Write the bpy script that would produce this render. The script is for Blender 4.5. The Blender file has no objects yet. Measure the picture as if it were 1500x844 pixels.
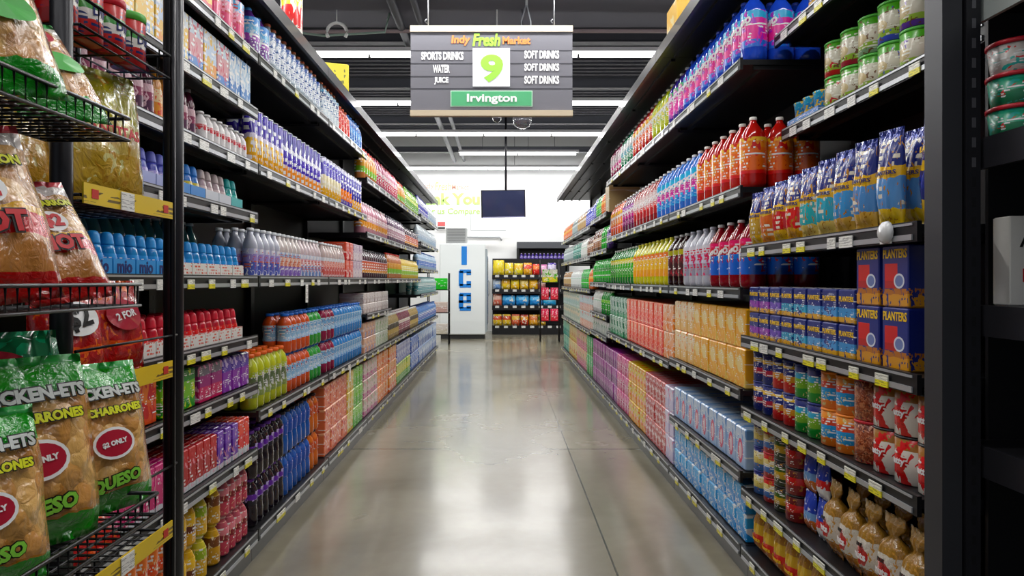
import bpy, math, random
from mathutils import Vector, Matrix
random.seed(9)
S = bpy.context.scene
COL = S.collection
PI = math.pi
# ------------------------------------------------------------------ camera, world, exposure, lamps
cam_d = bpy.data.cameras.new('camera'); cam = bpy.data.objects.new('camera', cam_d); COL.objects.link(cam)
F = 1000.0; VX, VY = 735.0, 410.0; H = 1.25          # focal length in px of a 1500 px wide frame, vanishing point
cam_d.sensor_width = 36; cam_d.lens = 36 * F / 1500
cam.location = (0, 0, H); cam.rotation_euler = (PI / 2, 0, 0)
cam_d.shift_x = (750 - VX) / 1500; cam_d.shift_y = -(422 - VY) / 1500
cam_d.clip_start = 0.05; cam_d.clip_end = 100
S.camera = cam
S.view_settings.view_transform = 'Standard'; S.view_settings.look = 'None'
S.view_settings.gamma = 1; S.view_settings.use_curve_mapping = False
S.view_settings.exposure = -0.08
w = bpy.data.worlds.new('world'); S.world = w; w.use_nodes = True
w.node_tree.nodes['Background'].inputs[0].default_value = (0.80, 0.88, 1.0, 1)
w.node_tree.nodes['Background'].inputs[1].default_value = 0.35
LIGHT_Y = [16.06, 14.2, 12.3, 10.15, 7.96, 5.8, 3.7, 1.6, -0.6]
LAMP_W = {16.06: 110, 14.2: 150, 12.3: 150, 10.15: 150, 7.96: 150, 5.8: 150, 3.7: 130, 1.6: 80, -0.6: 60}
LZ = 3.9


# ------------------------------------------------------------------ helpers
def lin(h):
    h = h.lstrip('#')
    o = []
    for i in (0, 2, 4):
        c = int(h[i:i + 2], 16) / 255
        o.append(c / 12.92 if c <= 0.04045 else ((c + 0.055) / 1.055) ** 2.4)
    return (*o, 1)


MC = {}


def mat(name, col, rough=0.5, metal=0.0, coat=0.0, trans=0.0, emit=0.0, spec=0.5, alpha=1.0):
    if name in MC: return MC[name]
    m = bpy.data.materials.new(name); m.use_nodes = True
    b = m.node_tree.nodes['Principled BSDF']
    c = lin(col)
    b.inputs['Base Color'].default_value = c
    b.inputs['Roughness'].default_value = rough; b.inputs['Metallic'].default_value = metal
    b.inputs['Coat Weight'].default_value = coat; b.inputs['Transmission Weight'].default_value = trans
    b.inputs['Specular IOR Level'].default_value = spec; b.inputs['Alpha'].default_value = alpha
    b.inputs['IOR'].default_value = 1.4
    if emit:
        b.inputs['Emission Color'].default_value = c; b.inputs['Emission Strength'].default_value = emit
    MC[name] = m
    return m


class NT:
    def __init__(s, m): s.t = m.node_tree; s.n = s.t.nodes; s.l = s.t.links
    def new(s, k, **kw):
        x = s.n.new(k)
        for a, b in kw.items(): setattr(x, a, b)
        return x
    def inp(s, sock, v):
        if isinstance(v, bpy.types.NodeSocket): s.l.new(v, sock)
        else: sock.default_value = v
    def math(s, op, a, b=0.0, c=0.0):
        x = s.new('ShaderNodeMath', operation=op)
        s.inp(x.inputs[0], a); s.inp(x.inputs[1], b); s.inp(x.inputs[2], c)
        return x.outputs[0]
    def mix(s, f, a, b):
        x = s.new('ShaderNodeMix', data_type='RGBA')
        s.inp(x.inputs[0], f); s.inp(x.inputs[6], a); s.inp(x.inputs[7], b)
        return x.outputs[2]
    def noise(s, vec, scale, detail=2.0, dist=0.0):
        x = s.new('ShaderNodeTexNoise'); s.inp(x.inputs['Vector'], vec)
        x.inputs['Scale'].default_value = scale; x.inputs['Detail'].default_value = detail
        x.inputs['Distortion'].default_value = dist
        return x.outputs[0]
    def scalevec(s, vec, v, off=(0, 0, 0)):
        x = s.new('ShaderNodeMapping'); s.inp(x.inputs[0], vec)
        x.inputs[3].default_value = v; x.inputs[1].default_value = off
        return x.outputs[0]


def rich(h):
    """printing ink: a slightly deeper colour than the plain swatch"""
    r, g, b, a = lin(h); m_ = .3 * r + .55 * g + .15 * b; k = 1.3
    return tuple(max(.004, (m_ + (v - m_) * k) * .86) for v in (r, g, b)) + (1,)


def pack(name, bands, splash=None, marks=None, logos=(), rough=0.35, coat=0.3, wob=0.03, metal=0.0, bump=0.0, horiz=False, rects=(), puff=0, pz0=.16, pz1=.8):
    """printed packaging: horizontal colour zones, a swirl of a second colour, fine print and round badges"""
    if name in MC: return MC[name]
    m = bpy.data.materials.new(name); m.use_nodes = True
    n = NT(m); b = n.n['Principled BSDF']
    tc = n.new('ShaderNodeTexCoord'); G = tc.outputs['Generated']
    sp = n.new('ShaderNodeSeparateXYZ'); n.l.new(G, sp.inputs[0])
    x, z = sp.outputs[0], sp.outputs[2]
    seed = (hash_(name) % 97) * 0.37
    nz = n.noise(n.scalevec(G, (1, 1, 1), (seed, seed, 0)), 3.0, 2)
    zz = n.math('ADD', x if horiz else z, n.math('MULTIPLY', n.math('SUBTRACT', nz, 0.5), wob * 3))
    r = n.new('ShaderNodeValToRGB'); r.color_ramp.interpolation = 'CONSTANT'
    n.l.new(zz, r.inputs[0]); e = r.color_ramp.elements
    e[0].position = 0; e[0].color = rich(bands[0][1])
    if len(bands) == 1: e.remove(e[1])
    else:
        e[1].position = bands[1][0]; e[1].color = rich(bands[1][1])
        for t, c in bands[2:]:
            q = e.new(t); q.color = rich(c)
    col = r.outputs[0]
    if splash:
        for i in range(0, len(splash), 3):
            c, sc, th = splash[i:i + 3]
            k = n.noise(n.scalevec(G, (1, 1, 1), (seed + 5 * i, 3 + seed, i)), sc, 1.5, 1.0)
            col = n.mix(n.math('GREATER_THAN', k, th), col, rich(c))
    for (ra, rb_, rc_, rd, c) in rects:
        f = n.math('MULTIPLY', n.math('MULTIPLY', n.math('GREATER_THAN', x, ra), n.math('LESS_THAN', x, rb_)), n.math('MULTIPLY', n.math('GREATER_THAN', z, rc_), n.math('LESS_THAN', z, rd)))
        col = n.mix(f, col, rich(c))
    for (lx, lz, rx, rz, c) in logos:
        dx = n.math('DIVIDE', n.math('SUBTRACT', x, lx), rx); dz = n.math('DIVIDE', n.math('SUBTRACT', z, lz), rz)
        d = n.math('ADD', n.math('MULTIPLY', dx, dx), n.math('MULTIPLY', dz, dz))
        col = n.mix(n.math('LESS_THAN', d, 1.0), col, rich(c))
    if marks:
        c, th = marks[0], marks[1]
        q_ = marks[2] if len(marks) > 2 else (14, 14, 22)
        # short broken rows of small print
        row = n.math('MULTIPLY', z, q_[2] * 1.3); cell = n.math('MULTIPLY', x, q_[0] * 3.2)
        wn = n.new('ShaderNodeTexWhiteNoise', noise_dimensions='2D'); cb = n.new('ShaderNodeCombineXYZ')
        n.inp(cb.inputs[0], n.math('FLOOR', n.math('ADD', cell, seed * 3))); n.inp(cb.inputs[1], n.math('FLOOR', row)); n.l.new(cb.outputs[0], wn.inputs[0])
        on = n.math('GREATER_THAN', wn.outputs[0], .42)
        gap = n.math('LESS_THAN', n.math('FRACT', row), .55)
        blk = n.math('GREATER_THAN', n.noise(n.scalevec(G, (q_[0] * .45, q_[1] * .2, q_[2] * .45), (seed, 0, seed)), 1.0, 1.0), th - .13)
        k2 = n.math('MULTIPLY', n.math('MULTIPLY', on, gap), blk)
        lim = n.math('MULTIPLY', n.math('GREATER_THAN', z, 0.12), n.math('LESS_THAN', z, 0.9))
        col = n.mix(n.math('MULTIPLY', k2, lim), col, rich(c))
    if puff:
        vo = n.new('ShaderNodeTexVoronoi'); vo.feature = 'F1'; vo.inputs['Scale'].default_value = puff
        wv = n.new('ShaderNodeVectorMath', operation='ADD'); dn = n.new('ShaderNodeTexNoise'); dn.inputs['Scale'].default_value = 6
        n.l.new(n.scalevec(G, (1, .6, 1.35)), dn.inputs['Vector']); sc_ = n.new('ShaderNodeVectorMath', operation='SCALE'); sc_.inputs[3].default_value = .16
        n.l.new(dn.outputs['Color'], sc_.inputs[0]); n.l.new(n.scalevec(G, (1, .6, 1.35)), wv.inputs[0]); n.l.new(sc_.outputs[0], wv.inputs[1]); n.l.new(wv.outputs[0], vo.inputs['Vector'])
        hs = n.new('ShaderNodeSeparateColor'); n.l.new(vo.outputs['Color'], hs.inputs[0])
        tint = n.mix(hs.outputs[0], lin('b87a38'), lin('e8bb72'))
        rim = n.math('MULTIPLY', n.math('SUBTRACT', n.math('MULTIPLY', vo.outputs['Distance'], puff * .2), .28), 1.0)
        inside = n.math('MULTIPLY', n.math('GREATER_THAN', zz, pz0), n.math('LESS_THAN', zz, pz1))
        col = n.mix(n.math('MULTIPLY', inside, .85), col, tint)
        bp = n.new('ShaderNodeBump'); bp.inputs['Strength'].default_value = .9; bp.inputs['Distance'].default_value = .012; bp.invert = True
        bp2 = n.new('ShaderNodeBump'); bp2.inputs['Strength'].default_value = .35; bp2.inputs['Distance'].default_value = .008
        n.l.new(n.math('MULTIPLY', vo.outputs['Distance'], inside), bp.inputs['Height']); n.l.new(n.noise(G, 11, 3, 1.5), bp2.inputs['Height'])
        n.l.new(bp2.outputs[0], bp.inputs['Normal']); n.l.new(bp.outputs[0], b.inputs['Normal']); n.l.new(bp2.outputs[0], b.inputs['Coat Normal'])
        bump = 0
    n.l.new(col, b.inputs['Base Color'])
    b.inputs['Roughness'].default_value = rough; b.inputs['Coat Weight'].default_value = coat
    b.inputs['Coat Roughness'].default_value = 0.15; b.inputs['Metallic'].default_value = metal
    if bump:
        bp = n.new('ShaderNodeBump'); bp.inputs['Strength'].default_value = bump; bp.inputs['Distance'].default_value = 0.01
        n.l.new(n.noise(G, 9, 2, 1.5), bp.inputs['Height']); n.l.new(bp.outputs[0], b.inputs['Normal'])
    MC[name] = m
    return m


def hash_(s):
    v = 7
    for ch in s: v = (v * 31 + ord(ch)) % 1000003
    return v


class MB:
    """collects geometry for one mesh"""
    def __init__(s): s.v = []; s.f = []; s.m = []; s.sm = []; s.mats = []
    def mi(s, m):
        if m not in s.mats: s.mats.append(m)
        return s.mats.index(m)
    def face(s, idx, k, smooth=False): s.f.append(idx); s.m.append(k); s.sm.append(smooth)
    def box(s, x0, x1, y0, y1, z0, z1, m):
        k = s.mi(m); b = len(s.v)
        s.v += [(x0, y0, z0), (x1, y0, z0), (x1, y1, z0), (x0, y1, z0), (x0, y0, z1), (x1, y0, z1), (x1, y1, z1), (x0, y1, z1)]
        for q in ((0, 3, 2, 1), (4, 5, 6, 7), (0, 1, 5, 4), (1, 2, 6, 5), (2, 3, 7, 6), (3, 0, 4, 7)):
            s.face([b + i for i in q], k)
    def loft(s, loops, m, smooth=True, caps=True):
        k = s.mi(m); b = len(s.v); n = len(loops[0])
        for L in loops: s.v += [tuple(p) for p in L]
        for i in range(len(loops) - 1):
            for j in range(n):
                a = b + i * n + j; c = b + i * n + (j + 1) % n
                s.face([a, c, c + n, a + n], k, smooth)
        if caps:
            s.face([b + j for j in reversed(range(n))], k)
            e = b + (len(loops) - 1) * n
            s.face([e + j for j in range(n)], k)
    def lathe(s, prof, m, seg=16, cx=0, cy=0, sx=1, sy=1, p=2.0, caps=True, smooth=True):
        L = []
        for r, z in prof:
            ring = []
            for j in range(seg):
                a = 2 * PI * (j + .5) / seg; c, q = math.cos(a), math.sin(a)
                if p != 2.0:
                    c = math.copysign(abs(c) ** (2 / p), c); q = math.copysign(abs(q) ** (2 / p), q)
                ring.append((cx + r * sx * c, cy + r * sy * q, z))
            L.append(ring)
        s.loft(L, m, smooth, caps)
    def rbox(s, x0, x1, y0, y1, z0, z1, m, r=0.006):
        """box with softened edges"""
        L = []
        for ins, z in ((r, z0), (0, z0 + r), (0, z1 - r), (r, z1)):
            a, b_, c, d = x0 + ins, x1 - ins, y0 + ins, y1 - ins
            q = r * .7
            L.append([(a + q, c, z), (b_ - q, c, z), (b_, c + q, z), (b_, d - q, z), (b_ - q, d, z), (a + q, d, z), (a, d - q, z), (a, c + q, z)])
        s.loft(L, m, False)
    def tube(s, pts, r, m, seg=6, closed=False):
        P = [Vector(p) for p in pts]; L = []
        for i, p in enumerate(P):
            a = P[max(i - 1, 0)]; c = P[min(i + 1, len(P) - 1)]
            t = (c - a).normalized()
            u = t.cross(Vector((0, 0, 1)))
            if u.length < 1e-3: u = t.cross(Vector((1, 0, 0)))
            u.normalize(); w_ = t.cross(u)
            L.append([p + r * (math.cos(2 * PI * j / seg) * u + math.sin(2 * PI * j / seg) * w_) for j in range(seg)])
        s.loft(L, m, seg > 4)
    def mesh(s, name):
        me = bpy.data.meshes.new(name)
        me.from_pydata(s.v, [], s.f)
        for m in s.mats: me.materials.append(m)
        me.polygons.foreach_set('material_index', s.m)
        me.polygons.foreach_set('use_smooth', s.sm)
        me.update()
        return me
    def build(s, name, parent=None, loc=None):
        return link(name, s.mesh(name), parent, loc)


def link(name, me, parent=None, loc=None):
    o = bpy.data.objects.new(name, me); COL.objects.link(o)
    if parent is not None: o.parent = parent
    if loc is not None: o.location = loc
    return o


def tag(o, label, cat, group=None, kind=None):
    o['label'] = label; o['category'] = cat
    if group: o['group'] = group
    if kind: o['kind'] = kind
    return o


def struct(o): o['kind'] = 'structure'; return o


def empty(name, loc=(0, 0, 0), rz=0):
    o = bpy.data.objects.new(name, None); COL.objects.link(o); o.location = loc; o.rotation_euler = (0, 0, rz)
    o.empty_display_size = 0.05
    return o


_dg = []


def text_mesh(s, size, m, width=None, bold=0.0, ext=0.0006, shear=0.0, wrap=None, z=0.0, rot=0.0, y=0.0, res=2, height=None):
    """lettering lying in the x-z plane facing -y, centred on x=0, at height z; optionally wrapped round a radius"""
    c = bpy.data.curves.new('lettering', 'FONT'); c.body = s; c.size = size; c.extrude = ext; c.offset = bold
    c.shear = shear; c.resolution_u = res; c.align_x = 'CENTER'; c.align_y = 'CENTER'
    o = bpy.data.objects.new('lettering', c); COL.objects.link(o)
    bpy.context.view_layer.update()
    me = bpy.data.meshes.new_from_object(o.evaluated_get(bpy.context.evaluated_depsgraph_get()))
    bpy.data.objects.remove(o); bpy.data.curves.remove(c)
    me.materials.clear(); me.materials.append(m)
    xs = [v.co.x for v in me.vertices]; ys = [v.co.y for v in me.vertices]
    w0 = max(xs) - min(xs); mx = (max(xs) + min(xs)) / 2; my = (max(ys) + min(ys)) / 2
    sc = width / w0 if width else 1.0
    scy = height / (max(ys) - min(ys)) if height else sc
    cr, sr = math.cos(rot), math.sin(rot)
    for v in me.vertices:
        a, b, d = (v.co.x - mx) * sc, (v.co.y - my) * scy, v.co.z
        a, b = a * cr - b * sr, a * sr + b * cr
        if wrap:
            t = a / wrap; rr = wrap + d
            v.co = (rr * math.sin(t), -rr * math.cos(t), z + b)
        else: v.co = (a, y - d, z + b)
    return me


# ------------------------------------------------------------------ shared materials
BLK = mat('black_metal', '1b1b1e', 0.35, 0.2)
BLK2 = mat('black_panel', '141417', 0.5)
RAIL = mat('rail_silver', 'b4b7bc', 0.3, 0.5)
WHT = mat('white_plastic', 'eeeeee', 0.3)
GREYP = mat('post_paint', '3a3b40', 0.4, 0.3)
KICK = mat('kick_grey', '6a6b6c', 0.35, 0.5)
TAGY = pack('tag_card', [(0, 'f2e93a'), (.5, 'fafaf0')], marks=('4a4a3a', .62), wob=0.0, coat=0)
TAGW = pack('tag_card_white', [(0, 'f6f6f2')], marks=('555555', .6), wob=0.0, coat=0)
TAGR = pack('tag_card_red', [(0, 'd43a35'), (.45, 'fafafa')], marks=('c23030', .6), wob=0.0, coat=0)
FILM = mat('clear_film', 'dfe8ee', 0.12, coat=1.0, trans=0.0, alpha=0.22)


# ------------------------------------------------------------------ room
def floor():
    m = bpy.data.materials.new('polished_concrete'); m.use_nodes = True; n = NT(m); b = n.n['Principled BSDF']
    tc = n.new('ShaderNodeTexCoord'); O = tc.outputs['Object']
    a = n.noise(O, 1.1, 6, 0.6); c = n.noise(O, 14, 4)
    r = n.new('ShaderNodeValToRGB'); n.l.new(a, r.inputs[0])
    r.color_ramp.elements[0].position = .3; r.color_ramp.elements[0].color = lin('716c5c')
    r.color_ramp.elements[1].position = .72; r.color_ramp.elements[1].color = lin('918b78')
    col = n.mix(n.math('MULTIPLY', c, .25), r.outputs[0], lin('5e584c'))
    sp = n.new('ShaderNodeSeparateXYZ'); n.l.new(O, sp.inputs[0])
    X, Y = sp.outputs[0], sp.outputs[1]
    s1 = n.math('LESS_THAN', n.math('ABSOLUTE', n.math('SUBTRACT', X, .49)), .0045)
    s2 = n.math('LESS_THAN', n.math('ABSOLUTE', n.math('SUBTRACT', Y, 5.04)), .011)
    s3 = n.math('LESS_THAN', n.math('ABSOLUTE', n.math('SUBTRACT', Y, 9.6)), .02)
    seam = n.math('MAXIMUM', s1, n.math('MULTIPLY', n.math('MAXIMUM', s2, s3), .6))
    col = n.mix(seam, col, lin('2a2824'))
    spot = n.math('GREATER_THAN', n.noise(O, 7.3, 1), .82)
    col = n.mix(n.math('MULTIPLY', spot, .5), col, lin('4a463e'))
    n.l.new(col, b.inputs['Base Color'])
    rr = n.math('ADD', n.math('MULTIPLY', a, .16), .17)
    n.l.new(rr, b.inputs['Roughness']); b.inputs['Specular IOR Level'].default_value = 0.6
    b.inputs['Coat Weight'].default_value = 0.35; b.inputs['Coat Roughness'].default_value = 0.12
    bp = n.new('ShaderNodeBump'); bp.inputs['Strength'].default_value = .06; bp.inputs['Distance'].default_value = .02
    n.l.new(n.noise(O, 5, 3), bp.inputs['Height']); n.l.new(bp.outputs[0], b.inputs['Normal'])
    q = MB(); q.box(-9, 9, -5, 17, -.1, 0, m); struct(q.build('floor'))


floor()
WALL = mat('wall_paint', 'f2f3f3', 0.7)
q = MB(); q.box(-9, 9, 16.6, 16.8, 0, 5.0, WALL); struct(q.build('wall_back'))
q = MB(); q.box(-9.2, -9, -5, 16.8, 0, 5.0, WALL); struct(q.build('wall_left'))
q = MB(); q.box(9, 9.2, -5, 16.8, 0, 5.0, WALL); struct(q.build('wall_right'))
DECK = mat('deck_dark', '5c5d68', 0.6)
SOF = mat('soffit_dark', '5a5966', 0.7)
q = MB(); q.box(-9, 9, 7.7, 16.6, 4.9, 5.0, DECK)
y = 7.8
while y < 16.5:
    q.box(-9, 9, y, y + .09, 4.86, 4.9, DECK); y += .19
struct(q.build('ceiling'))
q = MB(); q.box(-9, 9, -5, 7.7, 4.1, 5.0, SOF); struct(q.build('ceiling_front'))
GREYB = mat('beam_grey', '5c5e66', 0.5)
PALE = mat('pale_beam', 'a9adb2', 0.5)
for i, (yy, zz, hh, mm) in enumerate([(8.9, 4.35, .16, GREYB), (11.2, 4.4, .16, GREYB), (13.3, 4.3, .14, GREYB), (15.2, 4.1, .1, GREYB)]):
    q = MB(); q.box(-9, 9, yy, yy + .03, zz, zz + hh, mm); q.box(-9, 9, yy - .05, yy + .08, zz - .012, zz, mm); q.box(-9, 9, yy - .05, yy + .08, zz + hh, zz + hh + .012, mm)
    o = struct(q.build('trim_%d' % (i + 1)))
for i, (xx, zz, rr, a0) in enumerate([(-1.10, 4.02, .045, 1.0), (-.88, 4.03, .035, 1.0)]):
    q = MB(); q.tube([(xx, a0, zz), (xx, 15.9, zz)], rr, GREYB, 10)
    tag(q.build('ceiling_pipe'), ['thicker grey pipe running under the ceiling above the hanging sign', 'thinner grey pipe running under the ceiling close to the sign'][i], 'pipe')
q = MB(); q.tube([(-4, 7.55, 3.98), (-.9, 7.5, 3.985), (4, 7.55, 4.0)], .022, mat('pink_pipe', 'a9979b', .5), 8)
tag(q.build('sprinkler_pipe'), 'pale pinkish sprinkler pipe crossing the ceiling behind the hanging sign', 'pipe')
q = MB(); q.tube([(-2.7, 7.3, 4.1), (-2.6, 7.3, 3.95), (-1.9, 7.3, 3.86), (-1.25, 7.3, 3.9), (-1.2, 7.3, 4.1)], .012, mat('green_wire', '8fa59a', .5), 6)
tag(q.build('cable'), 'pale green cable sagging under the ceiling left of the sign', 'cable')
q = MB(); pts = [(-1.74 + .105 * math.cos(a), 7.2, 3.86 + .1 * math.sin(a)) for a in [math.radians(t) for t in range(-30, 211, 20)]]
q.tube(pts, .018, WHT, 8); q.tube([(-1.74, 7.2, 3.96), (-1.74, 7.2, 4.1)], .006, WHT, 6)
tag(q.build('cable_loop'), 'white open ring of cable hanging from the ceiling left of the sign', 'cable')


def strip_light(yy, xr, label):
    t = empty('strip_light', (0, yy, LZ)); tag(t, label, 'light', 'strip lights across the ceiling')
    hb = MB(); hb.box(xr[0], xr[1], -.06, .06, 0.0, .045, mat('fixture_white', 'd8d8dc', .4)); hb.build('housing', t)
    tb = MB(); x = xr[0] + .03
    E = mat('tube_glow', 'ffffff', .5, emit=9.0)
    while x < xr[1] - .1:
        e = min(x + 1.19, xr[1] - .03)
        tb.tube([(x, 0, -.028), (e, 0, -.028)], .026, E, 10); x += 1.22
    tb.build('tube', t)
    hg = MB()
    top = (4.1 if yy < 7.7 else 4.9) - LZ
    for xx in (xr[0] + .5, (xr[0] + xr[1]) / 2 + .2, xr[1] - .5):
        hg.tube([(xx, 0, .045), (xx, 0, top)], .005, GREYB, 6)
    hg.build('hanger_rod', t)
    L = bpy.data.lights.new('strip_lamp', 'AREA'); L.shape = 'RECTANGLE'; L.size = xr[1] - xr[0]; L.size_y = .12
    L.energy = LAMP_W[yy] * (xr[1] - xr[0]) / 8; L.color = (1, .985, .96)
    lo = bpy.data.objects.new('strip_lamp', L); COL.objects.link(lo); lo.parent = t; lo.location = (0, 0, -.062)


ORD = ['farthest', 'second farthest', 'third farthest', 'fourth farthest', 'fifth farthest', 'sixth farthest', 'third nearest', 'second nearest', 'nearest']
for i, yy in enumerate(LIGHT_Y):
    strip_light(yy, (-.9, 1.6) if yy == 14.2 else (-4, 4.2), '%s white fluorescent strip light across the aisle ceiling' % ORD[i])


# ------------------------------------------------------------------ shelving
def shelf(parent, side, z, xf, y0, y1, xb, tags=4, lip=.05, rail=True, tagk=0, yellow=False):
    """a black shelf with a front lip; tags are small cards in the rail"""
    sg = side
    def X(a): return sg * a
    def bx(q, a, b, c, d, e, f, m): q.box(min(X(a), X(b)), max(X(a), X(b)), c, d, e, f, m)
    q = MB()
    bx(q, xf + .012, xb, y0 + .004, y1 - .004, z - .022, z, BLK)
    bx(q, xf, xf + .012, y0 + .004, y1 - .004, z - lip + .008, z + .008, BLK)
    bx(q, xf + .1, xf + .13, y0 + .02, y1 - .02, z - .036, z - .022, BLK)
    for yy in (y0 + .012, y1 - .03):
        bx(q, xf + .06, xb, yy, yy + .018, z - .04, z - .022, BLK)
    s = q.build('shelf', parent)
    if rail:
        r = MB(); bx(r, xf - .004, xf - .0005, y0 + .02, y1 - .02, z - lip + .012, z - lip + .026, RAIL)
        bx(r, xf - .003, xf - .0005, y0 + .02, y1 - .02, z - .002, z + .004, RAIL)
        r.build('price_rail', s)
    n = tags
    for i in range(n):
        yy = y0 + .06 + (y1 - y0 - .15) * (i + random.uniform(.1, .9)) / max(n, 1)
        t = MB(); wd = random.choice((.05, .06, .075)); hh = .033
        mm = random.choice((TAGY, TAGY, TAGY, TAGW) if not tagk else (TAGW, TAGW, TAGY))
        bx(t, xf - .0075, xf - .0045, yy, yy + wd, z - lip + .008, z - lip + .008 + hh, mm)
        t.build('price_tag', s)
    return s


def bay(side, y0, y1, shelves, label, base_x, top=None, xb=None, tags=5, far=False):
    xb = xb or base_x + .5
    t = empty('gondola_shelving', (side * base_x, y0, 0)); tag(t, label, 'shelving', 'black gondola shelving bays')
    inv = Matrix.Translation((-side * base_x, -y0, 0))
    def ch(o): o.matrix_parent_inverse = inv; return o
    q = MB(); a, b = sorted((side * xb, side * (xb + .03))); q.box(a, b, y0, y1, 0.03, 2.62, BLK2); ch(q.build('back_panel', t))
    for yy in (y0, y1 - .03):
        q = MB(); a, b = sorted((side * (xb - .03), side * (xb - .001))); q.box(a, b, yy, yy + .03, .02, 2.6, BLK)
        z = .2
        while z < 2.5 and not far:
            q.box(a - .001, b + .0005, yy + .009, yy + .02, z, z + .02, GREYP); z += .06
        ch(q.build('upright', t))
    q = MB(); a, b = sorted((side * (base_x + .03), side * (base_x + .05))); q.box(a, b, y0 + .002, y1 - .002, 0, .085, KICK)
    ch(q.build('kick_plate', t))
    s = shelf(t, side, .135, base_x, y0, y1, xb, tags, lip=.055); ch(s)
    for sh in shelves:
        z, xf = sh[0], sh[1]
        a, b = (sh[2], sh[3]) if len(sh) > 3 else (y0, y1)
        ch(shelf(t, side, z, xf, a, b, xb, sh[4] if len(sh) > 4 else tags, tagk=(1 if z > 1.2 else 0)))
    if top:
        ztop, xf = top
        q = MB(); a, b = sorted((side * (xf + .02), side * xb)); q.box(a, b, y0 + .002, y1 - .002, ztop - .02, ztop, BLK)
        a, b = sorted((side * xf, side * (xf + .02))); q.box(a, b, y0 + .002, y1 - .002, ztop - .05, ztop + .015, mat('gloss_black', '1d1b22', .38, .2, coat=.2))
        for k in range(3):
            a, b = sorted((side * (xf + .1 + .13 * k), side * (xf + .125 + .13 * k))); q.box(a, b, y0 + .03, y1 - .03, ztop - .035, ztop - .02, BLK)
        ch(q.build('canopy_shelf', t))
    return t


NUM = ['first', 'second', 'third', 'fourth', 'fifth', 'sixth', 'seventh', 'eighth', 'ninth']
XL, XR = 1.08, 1.0
LB = [0.60 + .0, 1.81, 3.03, 4.25, 5.47, 6.69, 7.91, 9.13, 10.35, 11.6]
low1 = [(1.26, XL), (2.25, XL)]
bay(-1, .60, 1.81, [(2.0, XL), (1.76, XL), (1.54, XL), (1.26, XL), (1.0, XL), (.79, XL), (.5, XL)], 'first black shelving bay on the left, mostly hidden by the snack rack', XL, (2.565, XL), tags=2)
bay(-1, 1.81, 3.03, low1 + [(2.0, XL), (1.76, XL), (1.54, XL), (1.0, XL), (.79, XL), (.5, XL)], 'second black shelving bay on the left, packed with small drink mixes', XL, (2.565, XL), tags=6)
for i, (a, b) in enumerate([(3.03, 4.25), (4.25, 5.47)]):
    bay(-1, a, b, low1 + [(1.76, XL), (.66, XL)], '%s black shelving bay on the left, with bottled drinks' % NUM[i + 2], XL, (2.565, XL), tags=5)
for i, (a, b) in enumerate([(5.47, 6.69), (6.69, 7.91), (7.91, 9.13)]):
    sh = [(2.07, XL), (1.63, XL), (1.26, XL), (.65, XL)]
    if i == 0: sh.append((.97, XL))
    bay(-1, a, b, sh, '%s black shelving bay on the left, behind the tall purple cans' % NUM[i + 4], XL, (2.565, XL), tags=4, far=True)
for i, (a, b) in enumerate([(9.13, 10.35), (10.35, 11.6)]):
    bay(-1, a, b, [(2.13, XL), (1.76, XL), (1.4, XL), (1.05, XL), (.65, XL)], '%s black shelving bay on the left, full of bottled water' % NUM[i + 7], XL, (2.565, XL), tags=4, far=True)
# right side
nuts_bay = bay(1, 1.64, 2.86, [(2.26, 1.14), (1.87, 1.17), (1.385, XR), (1.013, XR), (.72, XR), (.38, XR)], 'black shelving bay of nuts and snacks on the near right', XR, None, tags=7)
for i, (a, b) in enumerate([(2.86, 4.08), (4.08, 5.3), (5.3, 6.52)]):
    sh = [(2.175, XR), (1.64, XR), (1.21, XR), (.785 if i < 1 else .755, XR)]
    if i == 0: sh.append((.44, XR))
    bay(1, a, b, sh, ['first', 'second', 'third'][i] + ' black soda shelving bay on the right, counted from the nuts', XR, (2.6, .92), tags=5)
bay(1, 6.52, 7.74, [(1.9, XR), (1.55, XR), (1.22, XR), (.9, XR), (.69, XR)], 'fourth black soda shelving bay on the right, counted from the nuts', XR, (2.6, .92), tags=4, far=True)
for i, (a, b) in enumerate([(7.74, 8.96), (8.96, 10.18), (10.18, 11.4)]):
    bay(1, a, b, [(1.87, XR), (1.52, XR), (1.14, XR), (.66, XR)], ['fifth', 'sixth', 'seventh'][i] + ' black soda shelving bay on the right, counted from the nuts', XR, (2.6, .92), tags=4, far=True)

q = MB(); q.box(1.16, 1.5, 1.628, 1.638, .02, 2.6, BLK2); o = q.build('end_panel', nuts_bay); o.matrix_parent_inverse = Matrix.Translation((-XR, -1.64, 0))


# ------------------------------------------------------------------ products
class Proto:
    """parts: [(name, mesh, label)], the first is the thing itself; w along the shelf, d into it, h up"""
    def __init__(s, kind, parts, w_, d, h): s.kind = kind; s.parts = parts; s.w = w_; s.d = d; s.h = h; s.n = 0


def place(p, loc, rz, label, cat, group=None, rx=0, ry=0, sc=1, parts=True):
    me = p.parts[0][1]
    o = link(p.kind, me, None, loc); o.rotation_euler = (rx, ry, rz)
    if sc != 1: o.scale = (sc, sc, sc)
    tag(o, label, cat, group)
    for nm, m, lb in p.parts[1:]:
        c = link(nm, m, o)
        if lb: c['label'] = lb
    return o


def merged(p):
    """same shape as one mesh, for things too small in view to show parts"""
    q = MB()
    for nm, me, lb in p.parts:
        b = len(q.v); q.v += [tuple(v.co) for v in me.vertices]
        ks = [q.mi(m) for m in me.materials]
        for f in me.polygons: q.face([b + i for i in f.vertices], ks[f.material_index], f.use_smooth)
    return q


SOIL = {}


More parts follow.
